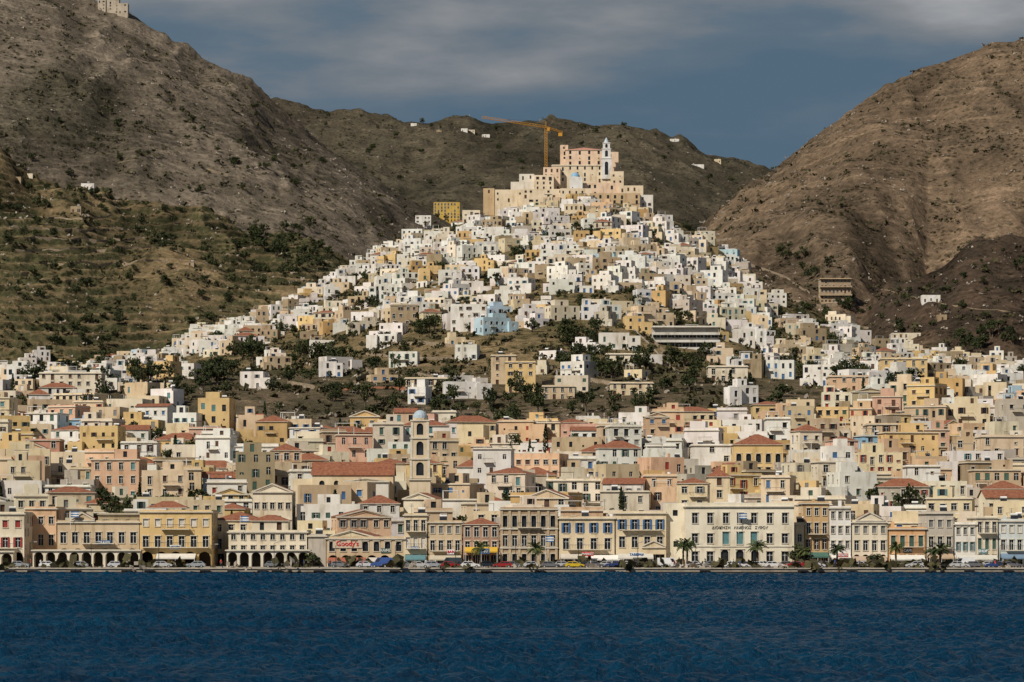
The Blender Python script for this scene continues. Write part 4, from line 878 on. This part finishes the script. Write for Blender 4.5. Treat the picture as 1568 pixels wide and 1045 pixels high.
# ------------------------------------------------------------------ light, sky
az=math.radians(-136); el=math.radians(43)
sv=Vector((math.sin(az)*math.cos(el),math.cos(az)*math.cos(el),math.sin(el)))
sl=bpy.data.lights.new('sun','SUN'); sl.energy=4.7; sl.angle=math.radians(.5); sl.color=(1,.92,.8); so=bpy.data.objects.new('sun',sl); so.rotation_euler=(-sv).to_track_quat('-Z','Y').to_euler(); so.location=(0,0,500); COL.objects.link(so)
w=bpy.data.worlds.new('World'); sc.world=w; w.use_nodes=True; nt=w.node_tree; bg=nt.nodes['Background']; out=nt.nodes['World Output']
sk=N(nt,'ShaderNodeTexSky',sky_type='NISHITA'); sk.sun_disc=False; sk.sun_elevation=el; sk.sun_rotation=az; nt.links.new(sk.outputs[0],bg.inputs[0]); bg.inputs[1].default_value=.05
tc=N(nt,'ShaderNodeTexCoord').outputs['Generated']; sep=N(nt,'ShaderNodeSeparateXYZ'); nt.links.new(tc,sep.inputs[0])
mp=N(nt,'ShaderNodeVectorMath',operation='MULTIPLY'); nt.links.new(tc,mp.inputs[0]); mp.inputs[1].default_value=(8,8,30)
cn=noise(nt,1.,7,mp.outputs[0],.52)
mr=N(nt,'ShaderNodeMapRange'); nt.links.new(sep.outputs['Z'],mr.inputs[0]); mr.inputs[1].default_value=.125; mr.inputs[2].default_value=.18; mr.inputs[3].default_value=-.2; mr.inputs[4].default_value=.22
c2=N(nt,'ShaderNodeMath',operation='MULTIPLY_ADD'); nt.links.new(cn,c2.inputs[0]); c2.inputs[1].default_value=1.8; c2.inputs[2].default_value=-.4
ad=N(nt,'ShaderNodeMath',operation='ADD'); nt.links.new(c2.outputs[0],ad.inputs[0]); nt.links.new(mr.outputs[0],ad.inputs[1])
ax=N(nt,'ShaderNodeMath',operation='MULTIPLY_ADD'); nt.links.new(sep.outputs['X'],ax.inputs[0]); ax.inputs[1].default_value=.5; nt.links.new(ad.outputs[0],ax.inputs[2])
cc_=ramp(nt,ax.outputs[0],[(.3,(.085,.142,.2)),(.5,(.115,.162,.212)),(.64,(.175,.2,.228)),(.78,(.245,.26,.28)),(.95,(.36,.37,.385))])
b2=N(nt,'ShaderNodeBackground'); nt.links.new(cc_,b2.inputs[0]); b2.inputs[1].default_value=1
m3=N(nt,'ShaderNodeMapRange'); nt.links.new(sep.outputs['Z'],m3.inputs[0]); m3.inputs[1].default_value=.22; m3.inputs[2].default_value=.5
ms=N(nt,'ShaderNodeMixShader'); nt.links.new(m3.outputs[0],ms.inputs[0]); nt.links.new(b2.outputs[0],ms.inputs[1]); nt.links.new(bg.outputs[0],ms.inputs[2]); nt.links.new(ms.outputs[0],out.inputs[0])
cam=bpy.data.cameras.new('camera'); co=bpy.data.objects.new('camera',cam); COL.objects.link(co); co.location=(0,0,HC); co.rotation_euler=(math.pi/2,0,0)
cam.sensor_width=36; cam.lens=36*F/1568; cam.shift_y=(HY-522.5)/1568; cam.clip_end=12000; cam.clip_start=1; sc.camera=co
sc.view_settings.view_transform='Standard'; sc.view_settings.look='None'; sc.view_settings.exposure=0
